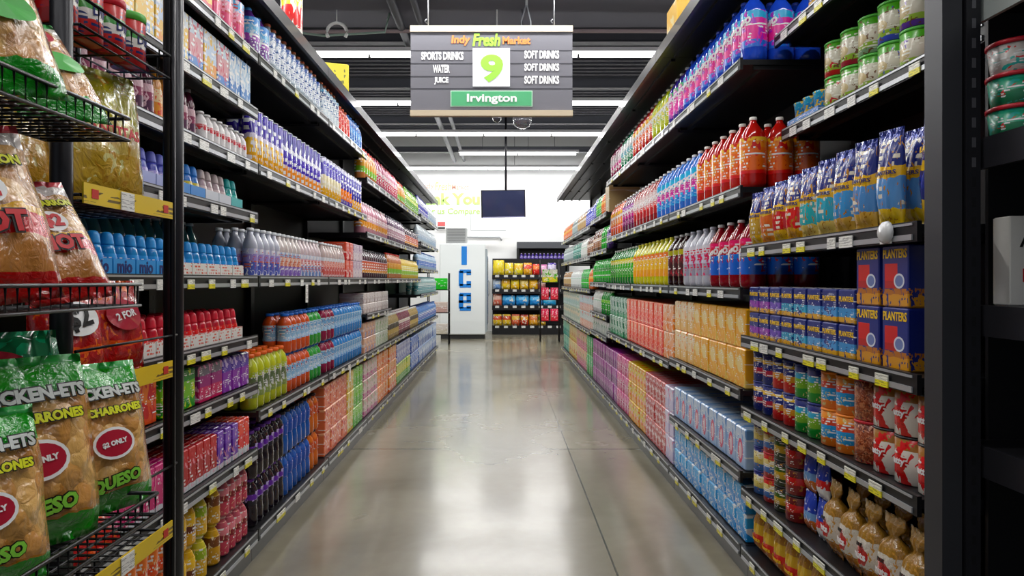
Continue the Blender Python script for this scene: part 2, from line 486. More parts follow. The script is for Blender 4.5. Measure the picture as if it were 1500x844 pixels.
def profile(kind, h, r):
    P = {
        'soda': [(.80, 0), (.97, .05), (1, .1), (1, .68), (.96, .72), (.78, .80), (.45, .88), (.27, .925), (.26, .96)],
        'water': [(.85, 0), (1, .03), (.95, .1), (1, .14), (1, .62), (.95, .68), (.75, .78), (.42, .87), (.36, .95)],
        'sport': [(.88, 0), (1, .04), (1, .3), (.9, .45), (1, .6), (1, .74), (.8, .84), (.5, .9), (.48, .94)],
        'juice': [(.88, 0), (1, .03), (1, .55), (.93, .62), (.95, .7), (.7, .82), (.42, .9), (.4, .94)],
        'squeeze': [(.85, 0), (.95, .04), (1, .2), (.95, .45), (.8, .62), (.72, .7)],
        'jug': [(.9, 0), (1, .03), (1, .6), (.95, .7), (.75, .82), (.4, .9), (.38, .94)],
    }[kind]
    return [(a * r, b * h) for a, b in P]


def bottle(name, kind, h, r, liquid, capm, labm, lz=(.28, .66), text=None, tcol=WHT, caph=.055, capr=.33, seg=16, rough=.12, trans=0.0, sq=2.0, far=False, tw=None, tz=.5, trot=0.0, tsize=.04, tbold=.0, shear=.2):
    lq = mat('liquid_' + liquid, liquid, rough, coat=.6, trans=trans) if isinstance(liquid, str) else liquid
    if far: seg = 10
    b = MB(); pr = profile(kind, h, r); b.lathe(pr, lq, seg, p=sq)
    topz, topr = pr[-1][1], pr[-1][0]
    parts = [(name, b, None)]
    c = MB(); cm = mat('cap_' + capm, capm, .35)
    if kind == 'squeeze':
        c.lathe([(.74 * r, .70 * h), (.72 * r, .74 * h), (.62 * r, .9 * h), (.5 * r, .97 * h), (.3 * r, h)], cm, seg, p=sq)
    else:
        c.lathe([(capr * r * .98, topz - .005 * h), (capr * r, topz), (capr * r, h - .004), (capr * r * .9, h)], cm, max(8, seg - 4))
    l = MB(); l.lathe([(r * 1.012, lz[0] * h), (r * 1.014, lz[1] * h)], labm, seg, p=sq, caps=False)
    if kind in ('sport', 'squeeze', 'juice'):
        l = MB(); rs = []
        for k in range(6):
            z = (lz[0] + (lz[1] - lz[0]) * k / 5) * h
            rr = r
            for (a, za), (b2, zb) in zip(pr[:-1], pr[1:]):
                if za <= z <= zb: rr = a + (b2 - a) * (z - za) / max(zb - za, 1e-6)
            rs.append((rr * 1.015 + .0004, z))
        l.lathe(rs, labm, seg, p=sq, caps=False)
    out = [(name, b.mesh(name), None), ('label_wrap', l.mesh('label_wrap'), None), ('cap', c.mesh('cap'), None)]
    if text and not far:
        out.append(('lettering', text_mesh(text, tsize, tcol, tw or r * 2.0, tbold, .0006, shear, r * 1.02 + .0008, tz * h, trot), None))
    p = Proto(name, out, 2 * r, 2 * r, h)
    if far:
        q = merged(p); p.parts = [(name, q.mesh(name), None)]
    return p


def can(name, r, h, bodym, lidm, lid=.1, rim=None, seg=18, text=None, tcol=WHT, tz=.6, tw=None, far=False, waist=0):
    b = MB(); b.lathe([(r * .95, 0), (r, .01 * h + .001), (r, h * (1 - lid)), (r * .97, h * (1 - lid) + .001)], bodym, seg)
    l = MB(); l.lathe([(r * .99, h * (1 - lid) + .001), (r * 1.03, h * (1 - lid) + .002), (r * 1.03, h - .003), (r * .97, h), (r * .85, h), (r * .83, h - .003)], lidm, seg)
    out = [(name, b.mesh(name), None), ('lid', l.mesh('lid'), None)]
    if text: out.append(('lettering', text_mesh(text, .03, tcol, tw or r * 1.7, .0005, .0004, 0, r + .001, tz * h), None))
    p = Proto(name, out, 2 * r * 1.03, 2 * r * 1.03, h)
    if far:
        q = merged(p); p.parts = [(name, q.mesh(name), None)]
    return p


def carton(name, w_, d, h, m, r=.004, text=None, tcol=WHT, tz=.7, tw=None, th=None, flap=True, extra=None, tbold=.001):
    b = MB(); b.rbox(-w_ / 2, w_ / 2, -d / 2, d / 2, 0, h, m, r)
    out = [(name, b.mesh(name), None)]
    if flap:
        f = MB(); f.box(-w_ * .44, w_ * .44, -.0012 , .0012, h, h + .0012, mat('flap_edge', 'd8d4c8', .6)); out.append(('top_flap', f.mesh('top_flap'), None))
    if text: out.append(('lettering', text_mesh(text, .05, tcol, tw or w_ * .9, tbold, .0004, 0, None, tz * h, 0, -d / 2 - .0006, height=th), None))
    if extra: out += extra
    return Proto(name, out, w_, d, h)


def bag_mesh(name, w_, h, t, m, crimp=.06, nu=16, nv=22, lump=.0, seed=0, taper=.12, topm=None, lean=0.0, twist=False):
    """a filled pillow bag standing on its lower crimp, facing -y"""
    rnd = random.Random(seed)
    ph = [rnd.uniform(0, 6.28) for _ in range(8)]
    q = MB(); k = q.mi(m); kt = q.mi(topm) if topm else k
    idx = {}
    for side in (0, 1):
        for j in range(nv + 1):
            v = j / nv
            for i in range(nu + 1):
                u = i / nu * 2 - 1
                edge = (i in (0, nu)) or (j in (0, nv))
                if side == 1 and edge: idx[(1, i, j)] = idx[(0, i, j)]; continue
                a = (1 - abs(u) ** 3.0)
                if v < crimp: bz = .04
                elif v > 1 - crimp: bz = .03
                else:
                    vv = (v - crimp) / (1 - 2 * crimp); bz = min(1, (math.sin(PI * vv ** .72)) ** .55 if 0 < vv < 1 else 0.04)
                if twist:
                    neck = math.exp(-((v - .76) / .07) ** 2)
                    wx = (1 - .72 * neck) * (1 if v < .76 else .8)
                    bz = bz * (1 - .7 * neck)
                else: wx = 1 - taper * (1 - bz) * .5
                y = (.5 * t * a * bz)
                wr = .05 * t * (math.sin(7 * u + 5 * v + ph[0]) * math.cos(9 * v + ph[1]) + .6 * math.sin(17 * u - 13 * v + ph[2]))
                lm = lump * (math.sin(11 * u + ph[3] + 2 * math.sin(9 * v)) * math.sin(15 * v + ph[4] + 1.5 * math.sin(8 * u + ph[5])))
                if not edge: y += (wr + lm * min(1, bz)) * a
                x = u * w_ / 2 * wx + .008 * w_ * math.sin(12 * v + ph[6])
                z = v * h
                if v > 1 - crimp and not edge: z += .004 * h * math.sin(20 * u + ph[7])
                y2 = (-y if side == 0 else y)
                q.v.append((x, y2 + (.02 * t * math.sin(9 * u + ph[1]) if v > 1 - crimp else 0), z))
                idx[(side, i, j)] = len(q.v) - 1
    for side in (0, 1):
        for j in range(nv):
            for i in range(nu):
                c = [idx[(side, i, j)], idx[(side, i + 1, j)], idx[(side, i + 1, j + 1)], idx[(side, i, j + 1)]]
                if side: c.reverse()
                q.face(c, kt if j / nv > 1 - crimp * 1.2 else k, True)
    return q


def bag(name, w_, h, t, m, text=None, tcol=WHT, tz=.8, tw=None, seed=0, lump=0, topm=None, twist=False, texts=(), badge=None, crimp=.06, rot=0, tbold=.0015, outline=()):
    b = bag_mesh(name, w_, h, t, m, seed=seed, lump=lump, topm=topm, twist=twist, crimp=crimp)
    out = [(name, b.mesh(name), None)]
    tt = ([(text, tz, tw or w_ * .75, tcol, rot)] if text else []) + list(texts)

    def drape(me, off=.0022):
        # lay lettering on the swollen front
        for v in me.vertices:
            u = max(-1, min(1, v.co.x / (w_ / 2))); vv = max(0.0, min(1.0, v.co.z / h)); s = (vv - crimp) / (1 - 2 * crimp)
            bz = (math.sin(PI * max(s, .001) ** .72)) ** .55 if 0 < s < 1 else .04
            v.co.y = v.co.y - .5 * t * (1 - abs(u) ** 3) * bz - off - .05 * t - lump * .7
        return me
    for (s, z_, w2, cm, ro) in tt:
        if outline and s in outline: out.append(('lettering', drape(text_mesh(s, .05, TK, w2 * 1.03, tbold + .0035, .0005, 0, None, z_ * h, ro), .0012), None))
        out.append(('lettering', drape(text_mesh(s, .05, cm, w2, tbold, .0005, 0, None, z_ * h, ro)), None))
    if badge:
        for (bx_, bz_, rx, rz, cm) in badge:
            q = MB(); k = q.mi(cm); n = 20
            q.v.append((bx_, 0, bz_ * h))
            for i in range(n): q.v.append((bx_ + rx * math.cos(2 * PI * i / n), 0, bz_ * h + rz * math.sin(2 * PI * i / n)))
            for i in range(n): q.face([0, 1 + i, 1 + (i + 1) % n], k)
            me = q.mesh('printed_badge'); out.append(('printed_badge', drape(me, .0012), None))
    return Proto(name, out, w_, t * 1.1, h)


def run(side, z, y0, y1, p, label, cat, rows=1, layers=1, xf=None, back=.03, gap=.003, jit=.0015, rot=.04, parts=True, cols=None, rowgap=.004, lstep=None, skip=0, maxn=None):
    """fill a stretch of shelf with copies, front row on the lip"""
    xf = xf if xf is not None else (XR if side > 0 else XL)
    pitch = p.w + gap
    n = cols or max(1, int((y1 - y0 + gap) / pitch + .001))
    slack = (y1 - y0 - n * pitch + gap) / max(n, 1) if not cols else 0
    pitch += max(0, slack)
    made = 0
    for i in range(n):
        y = y0 + pitch * (i + .5)
        for r in range(rows):
            for l in range(layers):
                if random.random() < skip and l == layers - 1: continue
                x = side * (xf + back + p.d / 2 + r * (p.d + rowgap))
                j = random.uniform(-jit, jit) if gap > jit else 0
                place(p, (x + (j if rows == 1 else 0) * 2, y + j * .5, z + .0008 + l * ((lstep or p.h) + .0008)), (PI / 2 if side > 0 else -PI / 2) * -1 * 1.0 + random.uniform(-rot, rot) if p.round else (-PI / 2 if side > 0 else PI / 2), label, cat, 'row of ' + label)
                made += 1
    return made


Proto.round = False
def RD(p): p.round = True; return p


# front (-y local) must face the aisle: right side items face -X, left side items face +X
def rz_side(side): return -PI / 2 if side > 0 else PI / 2


# ---------------- bottles of soda (right)
def soda(name, bands, liquid, cap, splash=None, text='Faygo', tcol=None, logos=(), far=False, marks=('ffffff', .66, (6, 6, 9))):
    lm = pack('soda_label_' + name, bands, splash=splash, marks=marks, logos=logos, rough=.3, coat=.5)
    return RD(bottle('soda_bottle', 'soda', .31, .055, liquid, cap, lm, lz=(.2, .7), text=None if far else text, tcol=tcol or WHT, tw=.125, tz=.5, trot=math.radians(28), tsize=.05, tbold=.0018, far=far, caph=.06, capr=.29))


SP = {
    'pinkblue': soda('pinkblue', [(0, '2a6fd0'), (.2, 'e23c9a'), (.62, 'd93f9f'), (.78, '3fb4e0')], '1b46c0', '2a48b8', splash=('b044b8', 4, .6)),
    'pinkpurple': soda('pinkpurple', [(0, '7a2da0'), (.15, 'e04aa8'), (.7, 'b85fd0'), (.85, '4ac27a')], '3a2a90', 'dcdce0', splash=('f07ac0', 5, .58)),
    'lime': soda('lime', [(0, 'c8cf1c'), (.3, 'e8e02a'), (.75, 'f4ea60')], 'a9b40e', 'e8e8d8', splash=('8fbf20', 5, .58)),
    'orange': soda('orange', [(0, 'c5281e'), (.25, 'f07a1c'), (.7, 'f4a52a')], 'a81410', 'e8e4e0', splash=('fbe08a', 5, .62)),
    'teal': soda('teal', [(0, '0f7a55'), (.4, '3aa7b8'), (.75, 'e8f0f0')], '0c6b45', 'dfe3e6', splash=('f0f4f4', 5, .58)),
    'pinkwhite': soda('pinkwhite', [(0, 'b02a60'), (.3, 'e86ab0'), (.7, 'f4d8e6')], '8a2050', 'ececec', splash=('fff0f6', 5, .52)),
    'redpunch': soda('redpunch', [(0, 'd8401a'), (.1, 'ee7f1a'), (.72, 'f19a24'), (.9, 'f6c84a')], 'b3140c', 'ece8e2', splash=('d23c14', 5, .6), logos=((.5, .5, .28, .2, 'f3b050'),), text=None),
    'cyanpink': soda('cyanpink', [(0, '2c8fd8'), (.25, 'd648a8'), (.6, 'e670b8'), (.8, '48b8e8')], '2268c8', 'e6e6ea', splash=('48c0e8', 5, .56)),
    'red': soda('red', [(0, 'b01c24'), (.3, 'd8323c'), (.75, 'e8d0d0')], '8a0f18', 'ececec', splash=('f4e2e2', 5, .58)),
    'plum': soda('plum', [(0, '7a1e60'), (.35, 'c2308a'), (.75, '9a58b0')], '5a1040', 'ececec', splash=('e8a0cc', 5, .58)),
    'tangerine': soda('tangerine', [(0, 'e0601a'), (.3, 'f2a020'), (.75, 'f8c85a')], 'c84a10', 'e8e4dc', splash=('d83a1a', 5, .6)),
    'redblue': soda('redblue', [(0, '2f6fd0'), (.45, '2a86e0'), (.6, 'd02a4a'), (.85, 'e8487a')], '8c0f1c', 'e4e4e6', splash=('c8204a', 4, .6), text='Faygo'),
    'silver': soda('silver', [(0, 'a8a8b8'), (.4, 'cfcfe0'), (.75, 'e8e8f0')], 'b8bac6', 'b8bac8', splash=('d84a70', 5, .6), marks=('d83a58', .64, (6, 6, 9)), text=None),
    'cola': soda('cola', [(0, '3a1418'), (.5, '5a2428'), (.8, 'b8b820')], '2a0e0e', 'c8c8c8', splash=('a83040', 5, .6), text=None),
    'yellow': soda('yellow', [(0, 'f0b010'), (.3, 'f4c81c'), (.8, 'f09018')], 'c9c414', 'd8d43a', splash=('e88010', 5, .6), text=None),
    'green': soda('green', [(0, '1c9a3a'), (.35, '28b040'), (.75, 'e8e030')], '1a7a2c', 'd0dcd0', splash=('8fd040', 5, .62), text=None),
}
W = 'two-litre bottle of '
z1, z2, z3 = 2.175, 1.64, 1.21
for (z, segs, where) in [
    (z1, [(2.88, 3.92, 'pinkblue', 'pink and blue soda with white script'), (3.92, 4.26, 'pinkpurple', 'pink and purple soda'), (4.26, 4.72, 'lime', 'lime yellow soda'),
          (4.72, 5.42, 'orange', 'orange and dark red soda'), (5.42, 5.95, 'teal', 'green soda with a teal label'), (5.95, 6.5, 'pinkwhite', 'rose soda with a pale label')], 'topmost right soda shelf'),
    (z2, [(2.88, 3.66, 'redpunch', 'red punch with an orange label'), (3.66, 4.58, 'cyanpink', 'blue soda with a pink label'), (4.58, 5.38, 'red', 'red soda with a pale splash'),
          (5.38, 5.88, 'plum', 'plum coloured soda'), (5.88, 6.5, 'tangerine', 'tangerine soda')], 'second right soda shelf down'),
    (z3, [(2.88, 3.44, 'redblue', 'dark red soda with a blue label'), (3.44, 3.92, 'silver', 'clear soda with a silver label'), (3.92, 4.28, 'cola', 'dark cola with a lime band'),
          (4.28, 5.4, 'yellow', 'yellow soda with an orange band'), (5.4, 6.5, 'green', 'green soda with a yellow band')], 'third right soda shelf down')]:
    for (a, b, k, d) in segs:
        run(1, z, a, b, SP[k], W + d + ', ' + where, 'bottle', rows=3 if a < 3 else 2)


# ---------------- soda cartons (right)
def sodabox(name, bands, splash=None, w_=.124, h=.17, d=.38, marks=('ffffff', .69, (7, 7, 13)), logos=(), far=False):
    return carton('soda_carton', w_, d, h, pack('carton_' + name, bands, splash=splash, marks=marks, logos=logos), .006, flap=False)


SB = {
    'gold': sodabox('gold', [(0, 'f0b020'), (.1, 'f2b824')], ('f8dc90', 3, .58), logos=((.5, .6, .3, .22, 'f6e0a8'),)),
    'cream': sodabox('cream', [(0, 'f2c888'), (.4, 'f6e0b8')], ('f09a40', 3, .6)),
    'orangered': sodabox('orangered', [(0, 'e8501c'), (.3, 'f0642a')], ('f8b090', 3, .56)),
    'peach': sodabox('peach', [(0, 'f09a60'), (.5, 'f4b488')], ('fbe4d0', 3, .56)),
    'greenwhite': sodabox('greenwhite', [(0, '3c9a68'), (.3, 'bfd8c8')], ('2f7a58', 3, .55)),
    'paleblue': sodabox('paleblue', [(0, 'b8cdea'), (.7, 'd4e2f4')], ('88aee0', 3, .56), w_=.124, h=.175, logos=((.5, .42, .24, .3, 'd8607c'), (.5, .42, .14, .2, 'f0d8e0'))),
    'blue': sodabox('blue', [(0, '3a9ae0'), (.5, '58b0ec')], ('e8f2fa', 3, .6), w_=.124, h=.119, logos=()),
    'redbox': sodabox('redbox', [(0, 'b81c34'), (.8, 'c82038')], ('f0d8dc', 3, .56), w_=.095, h=.152),
    'yellowbox': sodabox('yellowbox', [(0, 'f0b81c'), (.5, 'e8d030')], ('e83a2a', 3, .6), w_=.095, h=.152),
    'magenta': sodabox('magenta', [(0, 'b82870'), (.6, 'd85a98')], ('f0c0d8', 3, .56), w_=.095, h=.152),
    'purple': sodabox('purple', [(0, '7a1e78'), (.5, 'a03898')], ('e0a8d8', 3, .58), w_=.095, h=.152),
    'pinkpale': sodabox('pinkpale', [(0, 'd8d0ec'), (.5, 'e8e0f4')], ('e88ab0', 3, .58), w_=.095, h=.152),
}
for (a, b, k, d) in [(2.88, 3.66, 'gold', 'golden yellow'), (3.66, 4.06, 'cream', 'cream and orange')]:
    run(1, .785, a, b, SB[k], d + ' carton of soda cans stacked two high on the lower right shelf', 'carton', layers=2)
for (a, b, k, d) in [(4.1, 4.36, 'peach', 'peach'), (4.36, 5.62, 'orangered', 'orange red'), (5.62, 6.5, 'greenwhite', 'green and white')]:
    run(1, .755, a, b, SB[k], d + ' carton of soda cans stacked two high on the lower right shelf', 'carton', layers=2)
run(1, .44, 2.88, 4.06, SB['paleblue'], 'pale blue carton with a pink oval on the shelf above the blue cartons', 'carton')
run(1, .135, 2.88, 4.06, SB['blue'], 'bright blue carton with white swirls on the bottom right shelf', 'carton', layers=2)
for (a, b, k, d) in [(4.1, 4.3, 'pinkpale', 'pale lilac'), (4.3, 4.9, 'redbox', 'deep red'), (4.9, 5.55, 'yellowbox', 'yellow and red'), (5.55, 6.1, 'magenta', 'magenta'), (6.1, 7.7, 'purple', 'purple')]:
    run(1, .135, a, b, SB[k], d + ' soda carton in the three-high stack on the bottom right shelf', 'carton', layers=3)


# ---------------- far right bays
FARKIND = ['soft_drink_bottle']


def farbottle(name, liquid, cap, bands, h=.24, r=.045, kind='juice', splash=None, lz=(.2, .62)):
    return RD(bottle(FARKIND[0] if kind != 'water' else 'water_bottle', kind, h, r, liquid, cap, pack('far_label_' + name, bands, splash=splash, marks=('ffffff', .62, (5, 5, 8))), lz=lz, far=True, capr=.42))


def farbox(name, w_, d, h, bands, splash=None, nm='drink_case', marks=('ffffff', .69, (7, 7, 13))):
    return carton(nm, w_, d, h, pack('farbox_' + name, bands, splash=splash, marks=marks), .006, flap=False)


seq = [('beige', 'box'), ('orange', 'b'), ('green', 'b'), ('blue', 'b'), ('amber', 'b'), ('grey', 'b'), ('orange2', 'b')]
FB = {
    'orange': farbottle('orange', 'd86a10', 'e8e8e0', [(0, 'f08a20'), (.5, 'f6c060')]),
    'green': farbottle('green', '1c9a34', 'd8e8d8', [(0, '28b040'), (.5, '90d850')]),
    'blue': farbottle('blue', '2030b0', 'd8d8f0', [(0, '2838c8'), (.5, '7080e8')]),
    'amber': farbottle('amber', 'a87840', 'e0e0e0', [(0, 'c8a878'), (.5, 'e8dcc8')]),
    'grey': farbottle('grey', '8a9a98', 'e0e0e0', [(0, 'a8b8b8'), (.5, 'dce4e4')]),
    'teal': farbottle('teal', '1e7a68', 'e0e0e0', [(0, '2c8a78'), (.5, '98c8c0')]),
    'purple': farbottle('purple', '40206a', 'd8d8e0', [(0, '5a34a0'), (.5, 'a890d8')]),
    'white': farbottle('white', 'd8dcd8', 'f0f0f0', [(0, 'e8ece8'), (.5, 'c0d8c8')]),
    'brown': farbottle('brown', '6a3a24', 'e8e8e8', [(0, '9a6a4a'), (.5, 'e0c8b0')]),
    'brightgreen': farbottle('brightgreen', '20b030', '40c850', [(0, '30c040'), (.5, '18902c')]),
}
for (z, segs, d) in [
    (1.9, [(6.55, 6.8, None, ''), (6.82, 7.1, 'orange', 'orange juice'), (7.1, 7.5, 'green', 'green drink'), (7.5, 7.72, 'blue', 'deep blue drink')], 'highest shelf of the fourth right soda bay'),
    (1.55, [(6.55, 6.75, 'purple', 'purple drink'), (6.75, 7.1, 'brightgreen', 'lime green drink'), (7.1, 7.72, 'brown', 'brown drink')], 'second shelf of the fourth right soda bay'),
    (1.22, [(6.55, 7.72, 'brightgreen', 'bright green drink')], 'middle shelf of the fourth right soda bay'),
    (.9, [(6.55, 7.1, 'green', 'leaf green drink'), (7.1, 7.72, 'white', 'milky drink')], 'low shelf of the fourth right soda bay'),
    (1.87, [(7.76, 8.4, 'blue', 'navy drink'), (8.4, 9.3, 'amber', 'amber drink'), (9.3, 10.0, 'grey', 'grey drink'), (10.0, 11.38, 'orange', 'orange soda')], 'highest shelf of the far right bays'),
    (1.52, [(7.76, 8.3, 'brown', 'brown tea'), (8.3, 8.9, 'white', 'white drink'), (8.9, 9.9, 'teal', 'teal drink'), (9.9, 11.38, 'grey', 'pale grey drink')], 'second shelf of the far right bays'),
    (1.14, [(7.76, 8.1, 'orange', 'orange drink'), (8.1, 8.9, 'brightgreen', 'vivid green drink'), (8.9, 10.2, 'white', 'cloudy drink'), (10.2, 11.38, 'amber', 'golden drink')], 'middle shelf of the far right bays')]:
    for (a, b, k, e) in segs:
        if k: run(1, z, a, b, FB[k], 'small bottle of %s on the %s' % (e, d), 'bottle', parts=False)
run(1, 1.9, 6.55, 6.8, farbox('beige', .22, .3, .27, [(0, 'c9b48c')], nm='cardboard_box'), 'beige cardboard box on the highest shelf beyond the tangerine soda', 'box')
for (z, a, b, key, w_, h, bands, spl, d) in [
    (.69, 6.55, 7.72, 'mint', .13, .145, [(0, 'c8d0cc'), (.6, 'e0e4e0')], ('4a8a68', 3, .58), 'pale mint drink carton on the low shelf of the fourth right soda bay'),
    (.66, 7.76, 9.0, 'pastel', .14, .2, [(0, 'e0b8a8'), (.5, 'c8d8d8')], ('d87868', 3, .6), 'pastel pink drink carton two high on the low far right shelf'),
    (.66, 9.0, 11.38, 'pastel2', .14, .2, [(0, 'c8d8c8'), (.5, 'e8dcc0')], ('78a898', 3, .58), 'pastel green drink carton two high on the low far right shelf'),
    (.135, 7.76, 8.3, 'greenb', .14, .225, [(0, '2c9a48'), (.5, '60c080')], ('e8f0e0', 3, .62), 'green drink carton on the bottom far right shelf'),
    (.135, 8.3, 9.4, 'pinkb', .14, .225, [(0, 'd87898'), (.5, 'e8b8a0')], ('78b060', 3, .6), 'pink and beige drink carton on the bottom far right shelf'),
    (.135, 9.4, 10.4, 'yellowb', .14, .225, [(0, 'd8c060'), (.5, 'e8d8a0')], ('c84838', 3, .6), 'yellow drink carton on the bottom far right shelf'),
    (.135, 10.4, 11.38, 'tealb', .14, .225, [(0, '2f9a8a'), (.5, '88c8b0')], ('d84848', 3, .62), 'teal drink carton on the bottom far right shelf')]:
    run(1, z, a, b, farbox(key, w_, .34, h, bands, spl), d, 'carton', layers=2 if z != .69 else 1, lstep=h)

# ---------------- nuts bay (right, near)
NAVY = '1c2c78'
TY = mat('ink_yellow', 'f6c81c', .4); TN = mat('ink_navy', '18246a', .4); TR = mat('ink_red', 'c81e28', .4); TG = mat('ink_green', '3aa53a', .4); TK = mat('ink_black', '151515', .4)
TGL = mat('ink_lime', '8edb4a', .4); TO = mat('ink_orange', 'f08a3a', .4); TRD = mat('badge_red', 'b01c34', .35, coat=.5)
for i, (ybag, c1, lb) in enumerate([(2.62, '7cc0d8', 'navy bag of salted peanuts'), (2.4, 'e8c040', 'blue and yellow bag of mixed nuts'), (2.18, 'd04848', 'navy bag of hot peanuts')]):
    p = bag('snack_bag', .17, .24, .06, pack('nutbag_hi%d' % i, [(0, 'e8b848'), (.3, NAVY), (.75, c1), (.85, NAVY)], splash=('f0f0f0', 4, .62)), seed=i)
    place(p, (1.14 + .03 + .06, ybag, 2.262), -PI / 2 + .15, lb + ' on the highest shelf of the nuts bay', 'bag')
for i, (yc, c, d) in enumerate([(2.05, ('5a3a98', 'purple'), 'large'), (2.17, ('4a5ac0', 'blue'), ''), (2.29, ('8aa888', 'grey'), ''), (2.41, ('a03040', 'maroon'), ''), (2.53, ('b82838', 'red'), '')]):
    m = pack('granola_%s' % c[1], [(0, c[0]), (.16, '9fc060'), (.32, 'd8d4c4'), (.8, '5fa845')], splash=(c[0], 3.5, .64, '6b4a30', 6, .64), marks=('f4f4e8', .66, (5, 5, 9)), logos=((.5, .45, .25, .16, 'c8b890'),))
    p = RD(can('granola_canister', .053, .128, m, mat('lid_green', '4fae3c', .35), .09))
    for l in range(2):
        place(p, (1.17 + .03 + .055, yc, 1.871 + l * .129), -PI / 2, 'granola canister with %s print and green lid, %s of its pair' % (c[1], ['lower', 'upper'][l]), 'canister')
JB = mat('jar_clear_nuts', 'a88858', .15, coat=.8)
for i, yc in enumerate([1.93, 1.80]):
    p = RD(bottle('nut_jar', 'juice', .17, .045, mat('jar_nut_mix', 'b8a080', .2, coat=.8), 'd8d8dc', pack('jarlab%d' % i, [(0, 'e8e4e0'), (.4, 'b03a78'), (.7, 'e8e0e0')], marks=('4a2040', .64)), lz=(.12, .55), capr=.7))
    place(p, (1.26, yc, 1.871), -PI / 2, ['clear nut jar with a magenta label beside the granola', 'clear nut jar with a magenta label against the black post'][i], 'jar')
cup = MB(); cup.lathe([(.03, 0), (.031, .002), (.04, .1), (.042, .102), (.042, .108), (.038, .108)], pack('cup_print', [(0, '2a9ad8'), (.75, '58c0ec')], splash=('f4d020', 5, .55, 'f8f0d0', 7, .64)), 16)
cp = Proto('snack_cup', [('snack_cup', cup.mesh('snack_cup'), None)], .084, .084, .108)
tr = MB(); tm = pack('tray_print', [(0, '3a9ad8'), (.6, '2a78c0')], marks=('ffffff', .62), splash=('ffffff', 6, .64))
for (a, b, c, d) in ((-.14, .14, -.05, -.047), (-.14, .14, .047, .05), (-.14, -.137, -.047, .047), (.137, .14, -.047, .047)): tr.box(a, b, c, d, 0, .045, tm)
tr.box(-.14, .14, -.05, .05, 0, .002, tm)
link_o = tr.build('display_tray', None, (1.255, 2.74, 1.871)); link_o.rotation_euler = (0, 0, -PI / 2); tag(link_o, 'blue printed display tray holding snack cups at the far end', 'tray')
for i, yc in enumerate([2.655, 2.745, 2.83]):
    place(cp, (1.255, yc, 1.874), -PI / 2, ['nearest', 'middle', 'farthest'][i] + ' blue and yellow snack cup in the small tray', 'cup')
# peanut bags on the third shelf
bagsN = [('c8a860', 'f0c860', 'tan'), ('d07030', 'f0a050', 'orange'), ('c83040', 'f0c860', 'crimson'), ('d83030', 'e8b050', 'red'), ('58b8c0', 'e8d088', 'teal'), ('58b0c8', 'e8d088', 'aqua'), ('60a0d8', 'e0b870', 'sky blue'), ('6898d0', 'e0b870', 'steel blue'), ('70a0d8', 'f0d040', 'light blue')]
yb = 2.78
for i, (c1, c2, nm) in enumerate(bagsN):
    hh = .17 + .006 * i
    m = pack('peanut_bag_%s' % nm, [(0, c2), (.2, c1), (.5, 'f4c820'), (.61, NAVY)], splash=('b8864a', 9, .62), marks=('f6f0e0', .68, (7, 7, 10)), rough=.25, coat=.7)
    tm_ = mat('foil_navy', '22307c', .18, .4, coat=.5)
    p = bag('peanut_bag', .092, hh + .05, .055, m, 'PLANTERS', TN, .555, .07, seed=i, topm=tm_, crimp=.08, tbold=.001)
    for r in range(2):
        place(p, (1.0 + .045 + .065 * r, yb, 1.386), -PI / 2 + (.22 if r == 0 else .1), '%s peanut bag with a navy foil top, %s on the bag shelf' % (nm, ['front row', 'back row'][r]), 'bag')
    yb -= .118 if i < 7 else .125
big = bag('peanut_bag', .13, .28, .07, pack('peanut_bag_big', [(0, 'f0cc20'), (.22, NAVY), (.5, 'e8c030'), (.6, NAVY)], splash=('2a3a98', 4, .6), rough=.25, coat=.7), 'PLANTERS', TY, .7, .1, seed=44, topm=mat('foil_navy', '22307c', .18, .4), crimp=.07)
place(big, (1.10, 1.708, 1.386), -PI / 2 + .1, 'large navy and yellow peanut bag beside the black post', 'bag')
th = MB(); th.lathe([(.0, -.012), (.018, -.01), (.028, -.003), (.03, .006), (.02, .012), (.0, .013)], mat('tagger_clear', 'd8dadc', .2, coat=.8), 14)
o = th.build('sign_holder', None, (.987, 1.76, 1.372)); o.rotation_euler = (0, PI / 2, 0); tag(o, 'round clear plastic sign holder clipped to the bag shelf edge', 'sign holder')

# navy nut boxes and tins on the fourth shelf
tints = [('9a4ab0', 'purple'), ('a050b0', 'violet'), ('7858b8', 'mauve'), ('58a8c8', 'aqua'), ('60b0d0', 'cyan'), ('70a8d8', 'light blue'), ('60a0d8', 'sky blue'), ('5898d0', 'blue')]
for i, (c, nm) in enumerate(tints):
    m = pack('nutbox_%s' % nm, [(0, 'e0b060'), (.18, c), (.45, NAVY), (.95, NAVY)], splash=('20307c', 6, .6), marks=('ffffff', .7, (9, 9, 12)))
    p = carton('nut_box', .096, .08, .102, m, .004, 'PLANTERS', TY, .72, .085, .016)
    ycs = 2.79 - i * .107
    for r in range(2):
        for l in range(2):
            place(p, (1.0 + .03 + .04 + .083 * r, ycs, 1.014 + .1035 * l + (.0012 if l else 0)), -PI / 2, 'small navy nut box with %s print, %s %s' % (nm, ['front', 'back'][r], ['bottom', 'top'][l]), 'box')
